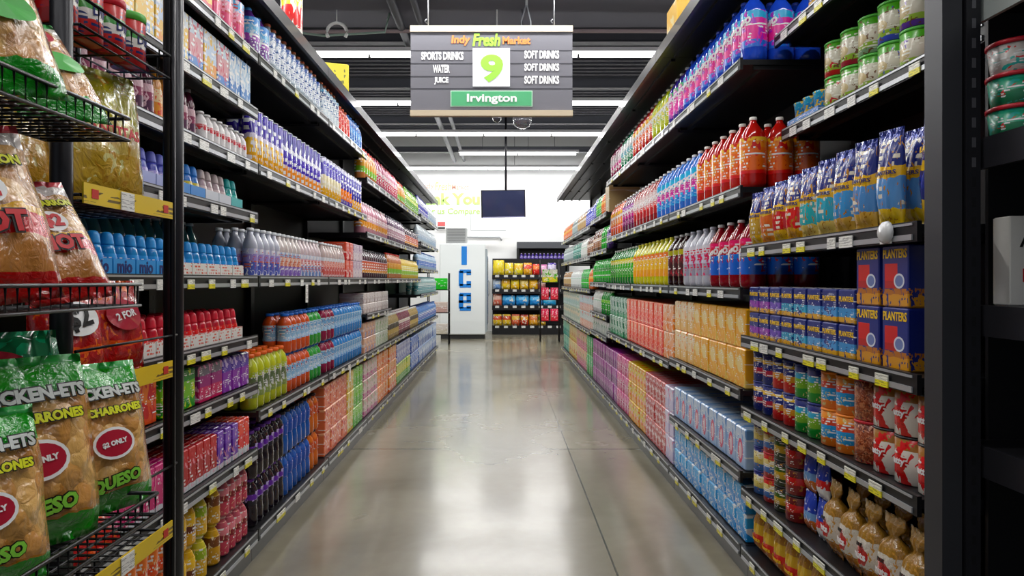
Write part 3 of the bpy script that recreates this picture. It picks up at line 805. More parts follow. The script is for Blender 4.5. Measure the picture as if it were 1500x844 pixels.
for i, yc in enumerate([1.925, 1.79]):
    m = pack('tallnut', [(0, 'd8a050'), (.2, 'b87838'), (.3, NAVY)], splash=('1c2c78', 8, .57), marks=None, rects=((.1, .6, .42, .7, 'd02c30'), (.1, .55, .3, .42, 'b83028')), logos=((.66, .42, .2, .12, 'e8ecf4'), (.66, .42, .15, .09, '7a88b8')))
    p = carton('nut_box', .118, .085, .163, m, .004, 'PLANTERS', TY, .86, .108, .024)
    for l in range(2):
        place(p, (1.0 + .03 + .043, yc, 1.014 + l * .1645), -PI / 2, 'tall navy peanut box with a red panel, %s %s' % (['upper', 'lower'][1 - l], ['beside the small boxes', 'nearest the post'][i]), 'box')

# fifth shelf: tins, jars, peanuts, pouches of nuts
LIDN = mat('lid_navy', '22307c', .3); LIDR = mat('lid_red', 'c02030', .3); LIDK = mat('lid_black', '1a1a1c', .3); LIDO = mat('lid_orange', 'f08a20', .3)
yc = 2.79
five = [('purplegold', [(0, NAVY), (.3, 'c04858'), (.5, NAVY), (.7, 'e8c040'), (.85, NAVY)], LIDN, 2, 'navy and crimson'),
        ('navyred', [(0, 'c83a3a'), (.35, 'e0a050'), (.55, NAVY), (.8, 'f0c830'), (.9, NAVY)], LIDN, 2, 'navy and red'),
        ('green', [(0, '3a9a4a'), (.3, '88b858'), (.6, '58a8c8'), (.8, NAVY)], LIDN, 2, 'green and blue'),
        ('orangeblue', [(0, 'f09020'), (.25, '4aa0d8'), (.6, 'd05838'), (.8, 'f0a020')], LIDO, 2, 'orange and blue')]
for (nm, bands, lidm, k, d) in five:
    m = pack('tin5_' + nm, bands, splash=('e8d8a0', 7, .66), marks=('ffffff', .68, (6, 6, 10)))
    p = RD(can('nut_tin', .046, .118, m, lidm, .08))
    for c in range(k):
        for l in range(2):
            for r in range(2):
                place(p, (1.0 + .03 + .048 + .1 * r, yc - .099 * c, .721 + .119 * l), -PI / 2, '%s nut tin with a printed label, two high among the nuts' % d, 'tin', 'row of %s nut tins' % d)
    yc -= .099 * k
pm = pack('peanuts_red', [(0, 'b02038'), (.08, '9a5038'), (.85, '7a3828')], splash=('c88868', 11, .52, '5a2820', 13, .62), rough=.2, coat=.8, bump=.5)
p = RD(can('peanut_jar', .05, .122, pm, LIDR, .08))
for l in range(2): place(p, (1.083, yc - .008, .721 + .123 * l), -PI / 2, '%s clear jar of red-skinned peanuts with a red lid' % ['lower', 'upper'][l], 'jar')
p2 = RD(can('peanut_jar', .05, .122, pm, LIDK, .08)); place(p2, (1.19, yc - .02, .721), -PI / 2, 'peanut jar standing behind the red-lidded peanut jars', 'jar')
yc -= .115
nutm = pack('nutjar', [(0, 'f0ece4'), (.74, 'a87848')], splash=('d84030', 2.6, .57), marks=('b8342a', .66, (7, 7, 10)), logos=((.45, .42, .3, .22, 'd2402c'),), rough=.25)
ptx = text_mesh('nutty', .03, WHT, .05, .001, .0004, 0, .0505, .055)
p = RD(can('nut_pouch_jar', .049, .124, nutm, LIDK, .06)); p.parts.append(('lettering', ptx, None))
for c in range(3):
    for l in range(2):
        place(p, (1.082, yc + .003 - .1025 * c, +.721 + .125 * l), -PI / 2, 'white and red nut jar, %s row, %s from the post' % (['bottom', 'top'][l], ['third', 'second', 'first'][c]), 'jar')
# sixth shelf: stacked tins, red tins, blue pouches and twist-top bags
six = [('cashew', [(0, '4a78c0'), (.3, 'e8d890'), (.6, 'f0e8b8'), (.85, NAVY)], LIDN, 'pale yellow label and navy lid'), ('mixed', [(0, 'c03028'), (.2, '5880c0'), (.5, 'e8d8a0'), (.8, 'c83028')], LIDR, 'cream label and red lid'),
       ('greenmix', [(0, '2a3a20'), (.3, 'c8a820'), (.6, '3a5a28'), (.8, '1a1a1a')], LIDK, 'olive label and black lid'), ('redtin', [(0, '8a1418'), (.4, 'c82028'), (.7, '601014')], LIDK, 'dark red label and black lid')]
yc = 2.79
for (nm, bands, lidm, d) in six:
    m = pack('tin6_' + nm, bands, splash=('b88848', 8, .64), marks=('ffffff', .68, (6, 6, 10)))
    p = RD(can('nut_tin', .047, .096, m, lidm, .09))
    for l in range(3):
        for r in range(2): place(p, (1.0 + .03 + .05 + .102 * r, yc, .381 + .097 * l), -PI / 2, 'short nut tin with %s, three-high stack' % d, 'tin', 'stack of nut tins with ' + d)
    yc -= .105
for c in range(2):
    p = bag('nut_pouch', .085, .135, .04, pack('bluepouch%d' % c, [(0, ['c87848', 'f0f0f0'][c]), (.3, ['88b0e0', 'd83038'][c]), (.5, '2848b0')], splash=('f0f0f8', 5, .62)), seed=70 + c, crimp=.07)
    for l in range(2): place(p, (1.075, yc, .381 + .137 * l), -PI / 2, '%s blue nut pouch %s' % (['lower', 'upper'][l], ['next to the red tins', 'next to the twisted bags'][c]), 'pouch')
    yc -= .095
TWM = pack('twistbag', [(0, 'b07840'), (.2, 'ece6da'), (.56, 'b08850'), (.9, 'c8a878')], splash=('d8a868', 10, .62), rough=.15, coat=1.0, bump=.4, logos=((.42, .36, .34, .13, 'c82834'),))
p = bag('nut_bag', .105, .235, .07, TWM, 'nuts', WHT, .36, .05, seed=81, lump=.004, twist=True, texts=[('nut', .5, .028, TK, 0)])
k = 0
for r in range(2):
    for c in range(5):
        yy = yc - .02 - .107 * c
        if yy < 1.7: continue
        place(p, (1.06 + .085 * r, yy, .381), -PI / 2 + random.uniform(-.1, .1), 'twist-topped clear nut bag with a red heart label, %s row, %s from the tins' % (['front', 'back'][r], NUM[c]), 'bag')
# bottom shelf of the nuts bay
BTM = pack('bottomjar', [(0, 'c87838'), (.25, 'd83830'), (.4, 'e8c058'), (.6, 'b88850'), (.85, NAVY)], splash=('f0d070', 8, .62), rough=.2, coat=.8)
p = bag('peanut_pouch', .098, .2, .06, BTM, None, seed=91, crimp=.06, texts=[('Peanuts', .3, .07, TY, 0)])
for c in range(11):
    for r in range(2): place(p, (1.065 + .075 * r, 2.79 - .104 * c, .136), -PI / 2, 'clear peanut pouch with a navy cap print on the bottom shelf of the nuts bay', 'pouch', 'row of peanut pouches on the bottom shelf')

# ------------------------------------------------------------------ left side products
WAT = mat('water_clear', 'c2d4e2', .08, coat=.8, trans=.35)
B = {}
B['yellowcarton'] = carton('juice_carton', .09, .09, .24, pack('lc_yellow', [(0, 'd82a4a'), (.2, 'f2c820'), (.8, 'f4dc50')], ('f6f0c0', 3, .6), marks=('c83030', .66, (5, 5, 8))), .004)
B['pinkjug'] = RD(bottle('juice_bottle', 'jug', .24, .05, 'b03070', '3a8ad0', pack('lj_pink', [(0, 'd83a78'), (.4, 'f0a0b8'), (.7, '68b8e8')], ('f4e0e8', 4, .56), marks=('c82848', .64, (5, 5, 8))), (.1, .75), sq=2.8))
B['purplejug'] = RD(bottle('juice_bottle', 'jug', .24, .05, '5a2a80', '3a9ae0', pack('lj_purple', [(0, '6a2a8a'), (.35, '9a50b0'), (.55, '78b8e0'), (.8, '3a90d8')], ('d8e8f4', 4, .58), marks=('ffffff', .64, (5, 5, 8))), (.1, .78), sq=2.8))
B['water'] = RD(bottle('water_bottle', 'water', .25, .038, WAT, 'e0784a', pack('lw_blue', [(0, 'c8d4e0'), (.5, '8aa4c8'), (.85, '2a58a8')], ('f4f8fc', 5, .5), marks=('2c4c90', .6, (6, 6, 9))), (.2, .8), capr=.42))
B['water2'] = RD(bottle('water_bottle', 'water', .25, .038, WAT, 'd87040', pack('lw_navy', [(0, 'd8e4ec'), (.3, '2a6898'), (.6, '1c4a80'), (.9, '58a0c8')], ('e8f2f8', 6, .5), marks=('ffffff', .6, (6, 6, 9))), (.12, .8), capr=.42))
B['redpack'] = RD(bottle('drink_bottle', 'juice', .22, .04, 'c83a2a', 'e86a3a', pack('lr_red', [(0, 'e05030'), (.5, 'd82838'), (.8, 'f09060')], ('f8d8c8', 5, .56)), (.15, .75), capr=.45))
B['bluepack'] = RD(bottle('drink_bottle', 'juice', .22, .04, '2468c0', '3080d8', pack('lr_blue', [(0, '2a70c8'), (.5, '3a90e0'), (.8, '1c50a0')], ('a8d4f4', 6, .54)), (.15, .75), capr=.45))
Ltop = 'on the long high left shelf'
for (a, b, k, d, cat) in [(1.83, 2.62, 'yellowcarton', 'yellow juice carton with red base ' + Ltop, 'carton'), (2.62, 2.98, 'pinkjug', 'pink juice bottle with pale label ' + Ltop, 'bottle'),
                          (3.06, 3.3, 'purplejug', 'purple juice bottle with sky blue label ' + Ltop, 'bottle'), (3.3, 4.2, 'water', 'clear water bottle with orange cap and pale label ' + Ltop, 'bottle'),
                          (4.28, 4.68, 'water2', 'clear water bottle with navy label ' + Ltop, 'bottle'), (4.68, 5.02, 'redpack', 'orange red drink bottle ' + Ltop, 'bottle'), (5.02, 5.44, 'bluepack', 'blue drink bottle ' + Ltop, 'bottle')]:
    run(-1, 2.25, a, b, B[k], d, cat, rows=2)
# pouch boxes on z 2.0
bx4 = [('peach', [(0, 'e8a058'), (.4, 'c8d8ec'), (.8, 'dfe8f2')], 'e8c060', 'peach'), ('lemon', [(0, '88a8d0'), (.3, 'f0c848'), (.7, 'e0e8f0')], 'f0e0a0', 'lemon'), ('berry', [(0, '4a80c8'), (.3, 'd8a0a8'), (.7, 'd0dcea')], 'c84860', 'berry'), ('blueb', [(0, '3a78c0'), (.4, 'b8d0e8'), (.8, '4888c8')], 'f0f4f8', 'blue')]
yy = 1.83
for i in range(10):
    k = bx4[[0, 1, 1, 0, 1, 2, 0, 2, 3, 3][i]]
    p = carton('drink_mix_box', .112, .1, .19, pack('dm_' + k[0], k[1], (k[2], 4, .56), marks=('ffffff', .66, (5, 5, 8))), .003)
    place(p, (-(XL + .03 + .05), yy + .058, 2.0008), PI / 2, 'slim white and %s drink mix box on the shelf below the yellow cartons' % k[3], 'box', 'row of %s drink mix boxes' % k[3]); yy += .119
# z 1.76 bay 2 (small bottles)
p1 = RD(bottle('drink_bottle', 'juice', .19, .028, '5a2038', '9a9aa0', pack('sb_plum', [(0, '4a1a40'), (.4, '8a3a58'), (.7, 'd8b8c0')], ('e8c8d0', 5, .6)), (.15, .6), capr=.45))
p1o = RD(bottle('drink_bottle', 'juice', .19, .028, 'd89030', 'e0e0e0', pack('sb_orange', [(0, 'e8a030'), (.5, 'f0d8b0')], ('e0603a', 5, .6)), (.15, .6), capr=.45))
p2 = RD(bottle('drink_bottle', 'juice', .125, .026, 'e4e0e0', 'f0f0f0', pack('sb_white', [(0, 'f0eeee'), (.5, 'c82848'), (.75, 'f4f0f0')], ('e4dede', 5, .6)), (.1, .75), capr=.6))
run(-1, 1.76, 1.83, 2.22, p1, 'slim plum coloured drink bottle behind the rack post', 'bottle', rows=2, back=.04)
run(-1, 1.76, 2.22, 2.4, p1o, 'slim orange drink bottle by the rack post', 'bottle', rows=1, back=.04)
run(-1, 1.76, 2.42, 2.54, p1, 'slim plum drink bottle beside the small white bottles', 'bottle', rows=2, back=.05)
run(-1, 1.76, 2.55, 3.0, p2, 'short white drink bottle with crimson band', 'bottle', rows=3, back=.035)


# squeeze bottles in trays
def tray(w_, d, h, m, text=None, tc=WHT, tw=.08):
    q = MB(); t = .002
    q.box(-w_ / 2, w_ / 2, -d / 2, d / 2, 0, t, m)
    q.box(-w_ / 2, w_ / 2, -d / 2, -d / 2 + t, t, h, m); q.box(-w_ / 2, w_ / 2, d / 2 - t, d / 2, t, h * 1.2, m)
    for s in (-1, 1): q.box(min(s * w_ / 2, s * (w_ / 2 - t)), max(s * w_ / 2, s * (w_ / 2 - t)), -d / 2 + t, d / 2 - t, t, h, m)
    out = [('display_tray', q.mesh('display_tray'), None)]
    if text: out.append(('lettering', text_mesh(text, .03, tc, tw, .001, .0004, 0, None, h * .55, 0, -d / 2 - .0006), None))
    return Proto('display_tray', out, w_, d, h)


def squeezes(z, y0, y1, spec, rowtxt):
    """trays of two squeeze bottles across and three deep"""
    y = y0; i = 0
    while y + .118 < y1:
        key, liq, cap, bands, traycol, ttext, tcol, d = spec[min(int(i * len(spec) / max(1, int((y1 - y0) / .121))), len(spec) - 1)]
        tp = TR_C.get((key, traycol)) or tray(.116, .20, .05, pack('tray_' + key, [(0, traycol)], marks=(('d86a5a', .6, (6, 6, 4)) if traycol == 'f0eeea' else None)), ttext, tcol)
        TR_C[(key, traycol)] = tp
        sq = SQ_C.get(key) or RD(bottle('squeeze_bottle', 'squeeze', .125, .026, liq, cap, pack('sq_' + key, bands, marks=('ffffff', .64, (5, 5, 8)), splash=(bands[-1][1], 4, .6)), (.05, .5), sq=2.3))
        SQ_C[key] = sq
        place(tp, (-(XL + .03 + .1), y + .058, z + .0008), PI / 2, 'low display tray of %s squeeze bottles %s' % (d, rowtxt), 'tray', 'trays of %s squeeze bottles %s' % (d, rowtxt))
        for r in range(3):
            for c in range(2):
                place(sq, (-(XL + .03 + .038 + .06 * r), y + .03 + .055 * c, z + .0035), PI / 2, '%s squeeze bottle standing in a tray %s' % (d, rowtxt), 'bottle', '%s squeeze bottles %s' % (d, rowtxt))
        y += .122; i += 1


TR_C = {}; SQ_C = {}
squeezes(1.54, 1.83, 3.02, [('tealblue', '1c80c0', '2a8ad0', [(0, '2a78c8'), (.6, '58b0e0')], '3a9ad8', None, WHT, 'ocean blue'), ('violet', '4a50b8', '6a70d0', [(0, '5a58c0'), (.6, 'b0a8e0')], 'a8b0dc', None, WHT, 'violet'),
                            ('azure', '1c70c8', '2480d8', [(0, '2a80d0'), (.6, 'e0d040')], '3a8ad0', None, WHT, 'azure'), ('rosy', 'a89098', 'b8a8a8', [(0, 'b89898'), (.6, 'e0d0d0')], 'd8dce4', None, WHT, 'dusty pink'),
                            ('teal', '109090', '18a0a0', [(0, '14989a'), (.6, '68c8c0')], '48b0b0', None, WHT, 'teal')], 'on the shelf above the long middle shelf')
squeezes(1.26, 1.83, 2.32, [('sky', '1c86cc', '2492dc', [(0, '2a50b8'), (.35, '2a90d8'), (.8, '3aa0e0')], '2a96d8', 'mio', TN, 'sky blue')], 'at eye level behind the snack rack')
squeezes(1.26, 2.33, 3.02, [('sky2', '1c86cc', '2492dc', [(0, 'd84878'), (.3, '2a90d8'), (.8, '3aa0e0')], 'f0eeea', None, WHT, 'bright blue')], 'on the long middle shelf')
squeezes(1.0, 1.83, 3.02, [('red', 'c81830', 'd82038', [(0, '8a2890'), (.3, 'd82040'), (.8, 'e04030')], 'f0eeea', None, WHT, 'red')], 'on the shelf under the long middle shelf')
# clear bottles behind/next to the squeeze bottles
tb = RD(bottle('water_bottle', 'water', .235, .034, mat('teal_clear', '4a9a98', .1, coat=.8, trans=.3), 'c8dcdc', pack('tb', [(0, '2a8088'), (.5, '58a8a8')], ('a8d8d0', 5, .58)), (.2, .6), capr=.5))
run(-1, 1.26, 1.86, 3.0, tb, 'tall teal water bottle behind the blue squeeze bottles', 'bottle', rows=2, back=.245)
cl = {}
for (a, b, nm, liq, bands, d) in [(3.06, 3.45, 'lilac', 'c8ccdc', [(0, '5a68b8'), (.5, 'a090c8'), (.8, 'c8c8e0')], 'lilac'), (3.45, 3.8, 'apricot', 'd8ccc8', [(0, '8870b8'), (.4, 'e0a890'), (.8, 'a0b8d8')], 'apricot and blue'),
                                (3.8, 4.22, 'rose', 'dcc8cc', [(0, '7890c0'), (.5, 'e0a0a8'), (.8, 'c8d0e0')], 'rose'), (4.28, 4.85, 'salmon', 'd8c4c0', [(0, 'c86868'), (.5, 'e8b0a8'), (.8, 'd8dce4')], 'salmon')]:
    p = RD(bottle('water_bottle', 'water', .225, .033, mat('cl_' + nm, liq, .08, coat=.9, trans=.3), 'e8ecf0', pack('cl_' + nm + '_l', bands, ('f0f0f4', 5, .58), marks=('c87060', .64, (5, 5, 8))), (.05, .58), capr=.5))
    run(-1, 1.26, a, b, p, 'clear bottle with a %s label on the long middle shelf' % d, 'bottle', rows=3)
run(-1, 1.26, 4.86, 5.1, farbox('redcase', .1, .25, .13, [(0, 'c84038'), (.5, 'd86858')], ('f0d0c8', 3, .6)), 'small red drink case stacked two high on the long middle shelf', 'carton', layers=2)
run(-1, 1.26, 5.12, 5.44, farbox('whitecase', .1, .25, .13, [(0, 'e0d4d8'), (.5, 'c8b8c8')], ('7a58a0', 3, .62)), 'small whitish drink case stacked two high on the long middle shelf', 'carton', layers=2)
# tall slim purple cans
for (a, b, nm, bands, d) in [(3.06, 3.5, 'py', [(0, 'f0b828'), (.25, 'f4c838'), (.5, 'e8e0f0'), (.58, '3e2c98')], 'purple and yellow'), (3.5, 4.22, 'pw', [(0, 'f0a030'), (.3, '4a38a8'), (.6, 'e8e8f4'), (.68, '32268c')], 'violet and orange'),
                             (4.28, 4.75, 'wy', [(0, 'e8b838'), (.3, 'f0e8c8'), (.6, '4a40a8'), (.9, 'd8d8f0')], 'pale violet and gold'), (4.75, 5.1, 'po', [(0, '4a38a0'), (.2, 'f0904a'), (.5, '3a3098'), (.9, 'd8d8f0')], 'indigo and orange'), (5.1, 5.44, 'pb', [(0, 'f0b838'), (.35, '3a3898'), (.9, 'd8d8f0')], 'indigo and yellow')]:
    p = RD(can('tall_can', .034, .265, pack('tc_' + nm, bands, ('e8e4f4', 3, .68), marks=('ffffff', .66, (5, 5, 6)), wob=.05, rough=.2), mat('can_rim', 'b8b8c8', .25, .7), .03))
    run(-1, 1.76, a, b, p, 'tall slim %s drink can on the left shelf above the clear bottles' % d, 'can', rows=2)
# low left, bay 2
for (a, b, nm, bands, spl, d, w_) in [(1.83, 2.2, 'orangecandy', [(0, 'e06828'), (.5, 'e88a40')], ('c83028', 3, .56), 'orange', .115), (2.2, 2.5, 'greenbox', [(0, '2c9a38'), (.3, '88c838'), (.7, '2a8a40')], ('d8e850', 3, .6), 'green', .1),
                                  (2.5, 2.72, 'magentabox', [(0, 'c82868'), (.4, '9a3878'), (.7, '707078')], ('e8a0c0', 3, .6), 'magenta', .1), (2.72, 3.0, 'violetbox', [(0, '8a3aa8'), (.6, '5a40a8')], ('e0d0f0', 3, .58), 'violet', .09)]:
    run(-1, .79, a, b, farbox(nm, w_, .14, .145, bands, spl, nm='drink_mix_box'), '%s drink mix box on the shelf under the red squeeze bottles' % d, 'box', rows=1)
for (a, b, nm, bands, d) in [(1.83, 2.3, 'pinkj', [(0, 'e8ecf0'), (.12, 'c82078'), (.6, 'd84088')], 'pink'), (2.3, 2.66, 'redj', [(0, 'e8ecf0'), (.15, 'b01c34'), (.6, 'c82c40')], 'red'), (2.66, 2.88, 'violetj', [(0, 'e8ecf0'), (.15, '6a3aa8'), (.6, '8458c0')], 'violet'), (2.88, 3.0, 'orangej', [(0, 'e8ecf0'), (.2, 'e84a20'), (.6, 'f06030')], 'orange')]:
    p = carton('juice_box', .056, .045, .15, pack('jb_' + nm, bands, ('f0b0c0', 4, .64), marks=('ffffff', .68, (5, 5, 8))), .003)
    run(-1, .5, a, b, p, 'small %s juice box on the second lowest left shelf' % d, 'juice box', rows=3)
for (a, b, nm, liq, bands, cap, d) in [(1.83, 2.36, 'or', 'd86020', [(0, 'e86a20'), (.3, 'f08a30'), (.7, 'e05818')], 'e8dcc8', 'orange'), (2.36, 2.5, 'ye', 'd8a818', [(0, 'e8b820'), (.3, '6a3a18'), (.5, 'f0c830'), (.8, 'e8c828')], 'f0e0a0', 'yellow and brown'),
                                      (2.5, 2.62, 'yg', 'c8c030', [(0, 'e8c020'), (.5, 'a0b838'), (.8, 'f0e080')], 'f0f0c8', 'yellow green'), (2.62, 2.74, 'ye2', 'c89818', [(0, 'd8a820'), (.5, '7a4a18'), (.8, 'e8c030')], 'e8c840', 'amber'), (2.74, 3.0, 'pk', 'b85060', [(0, 'c85868'), (.4, '8a3038'), (.6, 'e09098')], 'e8b8c0', 'rose pink')]:
    p = RD(bottle('drink_bottle', 'juice', .158, .031, liq, cap, pack('lbx_' + nm, bands, ('f4e0c0', 5, .62), marks=('ffffff', .66, (5, 5, 8))), (.05, .85), capr=.62))
    run(-1, .135, a, b, p, 'stubby %s drink bottle in the two-high bottom left stack' % d, 'bottle', rows=2, layers=2)
# bay 3-4 lower: bottles
GL = RD(bottle('sport_bottle', 'sport', .25, .04, 'b8c020', 'e8641c', pack('gy', [(0, '8a9a60'), (.3, '6a7a58'), (.8, 'b8c838')], ('d8d8d8', 5, .6), marks=('f0f0f0', .62, (5, 5, 8))), (.22, .68), capr=.6))
run(-1, .66, 3.06, 3.56, GL, 'lime yellow sports bottle with orange cap on the lower left shelf', 'bottle', rows=3)
for (a, b, nm, liq, d) in [(3.56, 3.98, 'o', 'd0501a', 'orange'), (3.98, 4.22, 'g', '2a9a38', 'green'), (4.28, 4.56, 'r', '8a1840', 'dark red'), (4.56, 5.44, 'b', '2a80c8', 'blue')]:
    p = RD(bottle('sport_bottle', 'sport', .205, .037, liq, '1c68c8', pack('gp_' + nm, [(0, 'a8cce8'), (.5, '88b8e0'), (.9, 'c8e0f0')], (liq, 5, .62), marks=('ffffff', .62, (5, 5, 8))), (.3, .7), capr=.6))
    run(-1, .66, a, b, p, '%s sports drink bottle with blue cap and pale blue label, two high' % d, 'bottle', rows=2, layers=2)
for (a, b, nm, liq, cap, d) in [(3.06, 3.5, 'grape', '1e1420', '6a34a8', 'black grape drink with purple cap'), (3.5, 3.98, 'royal', '1c58b0', '202028', 'royal blue drink with dark cap'), (3.98, 4.16, 'tang', 'd86a18', '3a2018', 'orange drink with dark cap')]:
    p = RD(bottle('sport_bottle', 'sport', .215, .034, liq, cap, pack('pw_' + nm, [(0, '1c1c2a' if nm == 'grape' else liq), (.4, cap if nm == 'grape' else liq), (.8, liq)], ('c8b8e8' if nm != 'tang' else 'f0f0f0', 4, .62)), (.45, .74), capr=.6))
    run(-1, .135, a, b, p, 'bottle of %s on the bottom left shelf' % d, 'bottle', rows=2, layers=2)
for (a, b, nm, bands, spl, h, L, w_, d) in [
    (4.28, 4.9, 'peachcase', [(0, 'e8886a'), (.5, 'e89070'), (.9, 'f0b898')], ('c84840', 3, .6), .148, 3, .15, 'peach and red drink case'),
    (4.9, 5.1, 'yelcase', [(0, 'e0c030'), (.5, 'e8d050')], ('f0f0d0', 3, .6), .148, 3, .095, 'yellow drink case'),
    (5.1, 5.44, 'grncase', [(0, '68b838'), (.5, '8ad050')], ('e0f0c8', 3, .62), .148, 3, .11, 'light green drink case'),
    (5.5, 6.1, 'pinkcase', [(0, 'c878a0'), (.3, 'e0c8c8'), (.7, 'e0b8b8')], ('a8c0a0', 3, .6), .148, 3, .14, 'pinkish white drink case'),
    (6.1, 6.66, 'orgcase', [(0, 'e88038'), (.5, 'f09848')], ('f8d8b0', 3, .6), .148, 3, .13, 'bright orange drink case'),
    (6.72, 7.2, 'orgcase2', [(0, 'e88038'), (.5, 'e8a060')], ('f8e8d8', 3, .6), .148, 3, .15, 'soft orange drink case'),
    (7.2, 8.3, 'yelblue', [(0, '68a838'), (.4, 'd8d828'), (.9, 'c8d020')], ('50a040', 3, .6), .21, 1, .15, 'yellow and green drink case'),]:
    run(-1, .135, a, b, farbox(nm, w_, .3, h, bands, spl), d + ' in the stack on the bottom left shelf', 'carton', layers=L)
for (a, b, nm, bands, spl, h, d) in [(5.5, 6.0, 'mixcase', [(0, 'd8a890'), (.5, 'e0b8a0')], ('7890c8', 3, .58), .125, 'beige and blue drink case'), (6.0, 6.66, 'whtcase', [(0, 'd0d8c8'), (.5, 'd8dcd4')], ('98b888', 3, .6), .125, 'whitish green drink case')]:
    run(-1, .65, a, b, farbox(nm, .12, .3, h, bands, spl), d + ' two high on the lower left shelf', 'carton', layers=2)
run(-1, .97, 5.5, 6.66, farbox('cups', .11, .2, .085, [(0, 'd8ccc8'), (.5, 'e8e0dc')], ('b8a8a8', 3, .6)), 'small whitish drink case on the short shelf under the middle shelf', 'carton', layers=2)
# far left bays
FARKIND[0] = 'juice_bottle'
LF = {
    'multi': farbottle('multi', 'c87838', 'd83a30', [(0, '88c040'), (.4, 'e0a848'), (.7, 'f0f0e0')], h=.26), 'pinkj': farbottle('pinkj', 'd06888', 'c83048', [(0, 'd84868'), (.5, 'f0d0d8')], h=.27),
    'greenj': farbottle('greenj', '90b838', '58a030', [(0, '78b030'), (.5, 'd8e070')], h=.27), 'pinkw': farbottle('pinkw', 'c8889a', 'e0d0d8', [(0, 'e0a050'), (.4, 'e8c8d0'), (.7, 'd85878')], h=.26),
    'plumj': farbottle('plumj', '6a4a68', '484858', [(0, 'b890a0'), (.5, 'e0d0d8')], h=.26), 'darkj': farbottle('darkj', '48303a', '303038', [(0, 'e0a048'), (.3, 'c86850'), (.6, 'd8d0e0')], h=.24),
    'yellj': farbottle('yellj', 'd8b828', '384028', [(0, '98c030'), (.4, 'e8d838')], h=.24), 'waterb': farbottle('waterb', '98b8d8', '3868c0', [(0, '4a78c8'), (.5, 'b8d0e8')], h=.24, kind='water'),
    'violetw': farbottle('violetw', 'a8a8d0', '3a38a0', [(0, '4a48b0'), (.5, 'c8c8e8')], h=.26, kind='water'), 'clearw': farbottle('clearw', 'c0ccd4', 'd8e0e8', [(0, 'a8bcd0'), (.5, 'd8e0e8')], h=.24, kind='water'),
    'tealw': farbottle('tealw', '88b0b0', '68a0a8', [(0, '5898a0'), (.5, 'b0d0d0')], h=.24, kind='water'), 'bluew': farbottle('bluew', '4880c8', '2858b0', [(0, '2a60b8'), (.5, '78a8e0')], h=.24, kind='water'),
    'ambr': farbottle('ambr', 'a89058', 'e0e0d8', [(0, 'c8b078'), (.4, '585048'), (.6, 'd8d0b8')], h=.25), 'maroonj': farbottle('maroonj', '7a3848', 'e0d8d8', [(0, '985868'), (.5, 'd8c8b8')], h=.25),
}
for (z, segs, d) in [
    (2.07, [(5.5, 6.1, 'multi', 'orange and green juice'), (6.1, 7.3, 'pinkj', 'pink juice'), (7.3, 7.88, 'multi', 'amber juice'), (7.94, 9.1, 'greenj', 'green juice')], 'the highest far left shelf'),
    (1.63, [(5.5, 6.66, 'pinkw', 'pink lemonade'), (6.72, 7.88, 'plumj', 'plum juice'), (7.94, 9.1, 'darkj', 'dark fruit juice')], 'the second highest far left shelf'),
    (1.26, [(5.5, 6.66, 'darkj', 'dark berry juice'), (6.72, 7.6, 'multi', 'mixed fruit juice'), (7.6, 9.1, 'yellj', 'yellow juice')], 'the far stretch of the long middle left shelf'),
    (.65, [(6.72, 7.4, 'ambr', 'amber tea'), (7.4, 8.3, 'maroonj', 'maroon juice'), (8.3, 9.1, 'ambr', 'honey coloured tea')], 'the lower far left shelf'),
    (2.13, [(9.16, 10.3, 'violetw', 'violet-labelled water'), (10.38, 11.57, 'clearw', 'clear water')], 'the top shelf of the water bays'),
    (1.76, [(9.16, 11.57, 'clearw', 'clear water')], 'the second shelf of the water bays'),
    (1.4, [(9.16, 11.57, 'waterb', 'blue-labelled water')], 'the third shelf of the water bays'),
    (1.05, [(9.16, 11.57, 'tealw', 'teal-labelled water')], 'the fourth shelf of the water bays'),
    (.65, [(9.16, 11.57, 'bluew', 'blue water')], 'the fifth shelf of the water bays')]:
    for (a, b, k, e) in segs:
        run(-1, z, a, b, LF[k], 'small bottle of %s on %s' % (e, d), 'bottle', rows=1 if z > 1.3 else 2)
run(-1, .352, 7.2, 8.3, farbox('violetcase', .15, .3, .2, [(0, '4858b0'), (.5, '8890c8')], ('c8d0e8', 3, .56)), 'violet blue wrapped case on top of the yellow cases', 'carton')
run(-1, .135, 8.35, 9.1, farbox('bluecase', .18, .3, .2, [(0, '2c50a8'), (.5, '6a88d0')], ('c8d8f0', 3, .58)), 'blue wrapped water case in the nearer bottom stack', 'carton', layers=2)
run(-1, .135, 9.16, 11.57, farbox('bluecase2', .19, .3, .2, [(0, '3a60b0'), (.5, '88a8dc')], ('dce6f4', 3, .54)), 'blue wrapped water case in the farther bottom stack', 'carton', layers=2)
# on top of the left shelving
p = RD(can('round_tub', .06, .33, pack('toptub', [(0, 'e8e4e0'), (.35, 'd83040'), (.75, 'e8e040')], ('f4f0e8', 3, .58)), mat('lid_gold', 'd8b848', .3), .06))
place(p, (-1.2, 3.9, 2.566), PI / 2, 'red and white canister on top of the left shelving', 'canister')
p = farbox('yellowsign', .2, .12, .27, [(0, 'f2e020'), (.1, 'f4e838')], ('8a9a20', 3, .68), nm='display_box', marks=('7a7a18', .66, (7, 7, 5)))
place(p, (-1.24, 5.05, 2.5665), .35, 'yellow display box on top of the left shelving', 'box')
p = farbox('yellowsign2', .2, .24, .3, [(0, 'e8b838'), (.1, 'ecc048')], ('f0e0b0', 3, .6), nm='display_box', marks=None)
place(p, (1.12, 4.1, 2.601), 0, 'orange yellow box on top of the right shelving', 'box')

# ------------------------------------------------------------------ left snack rack
TUBE = mat('post_black', '26262b', .35, .3)
WIRE = mat('wire_black', '1c1c20', .3, .6)


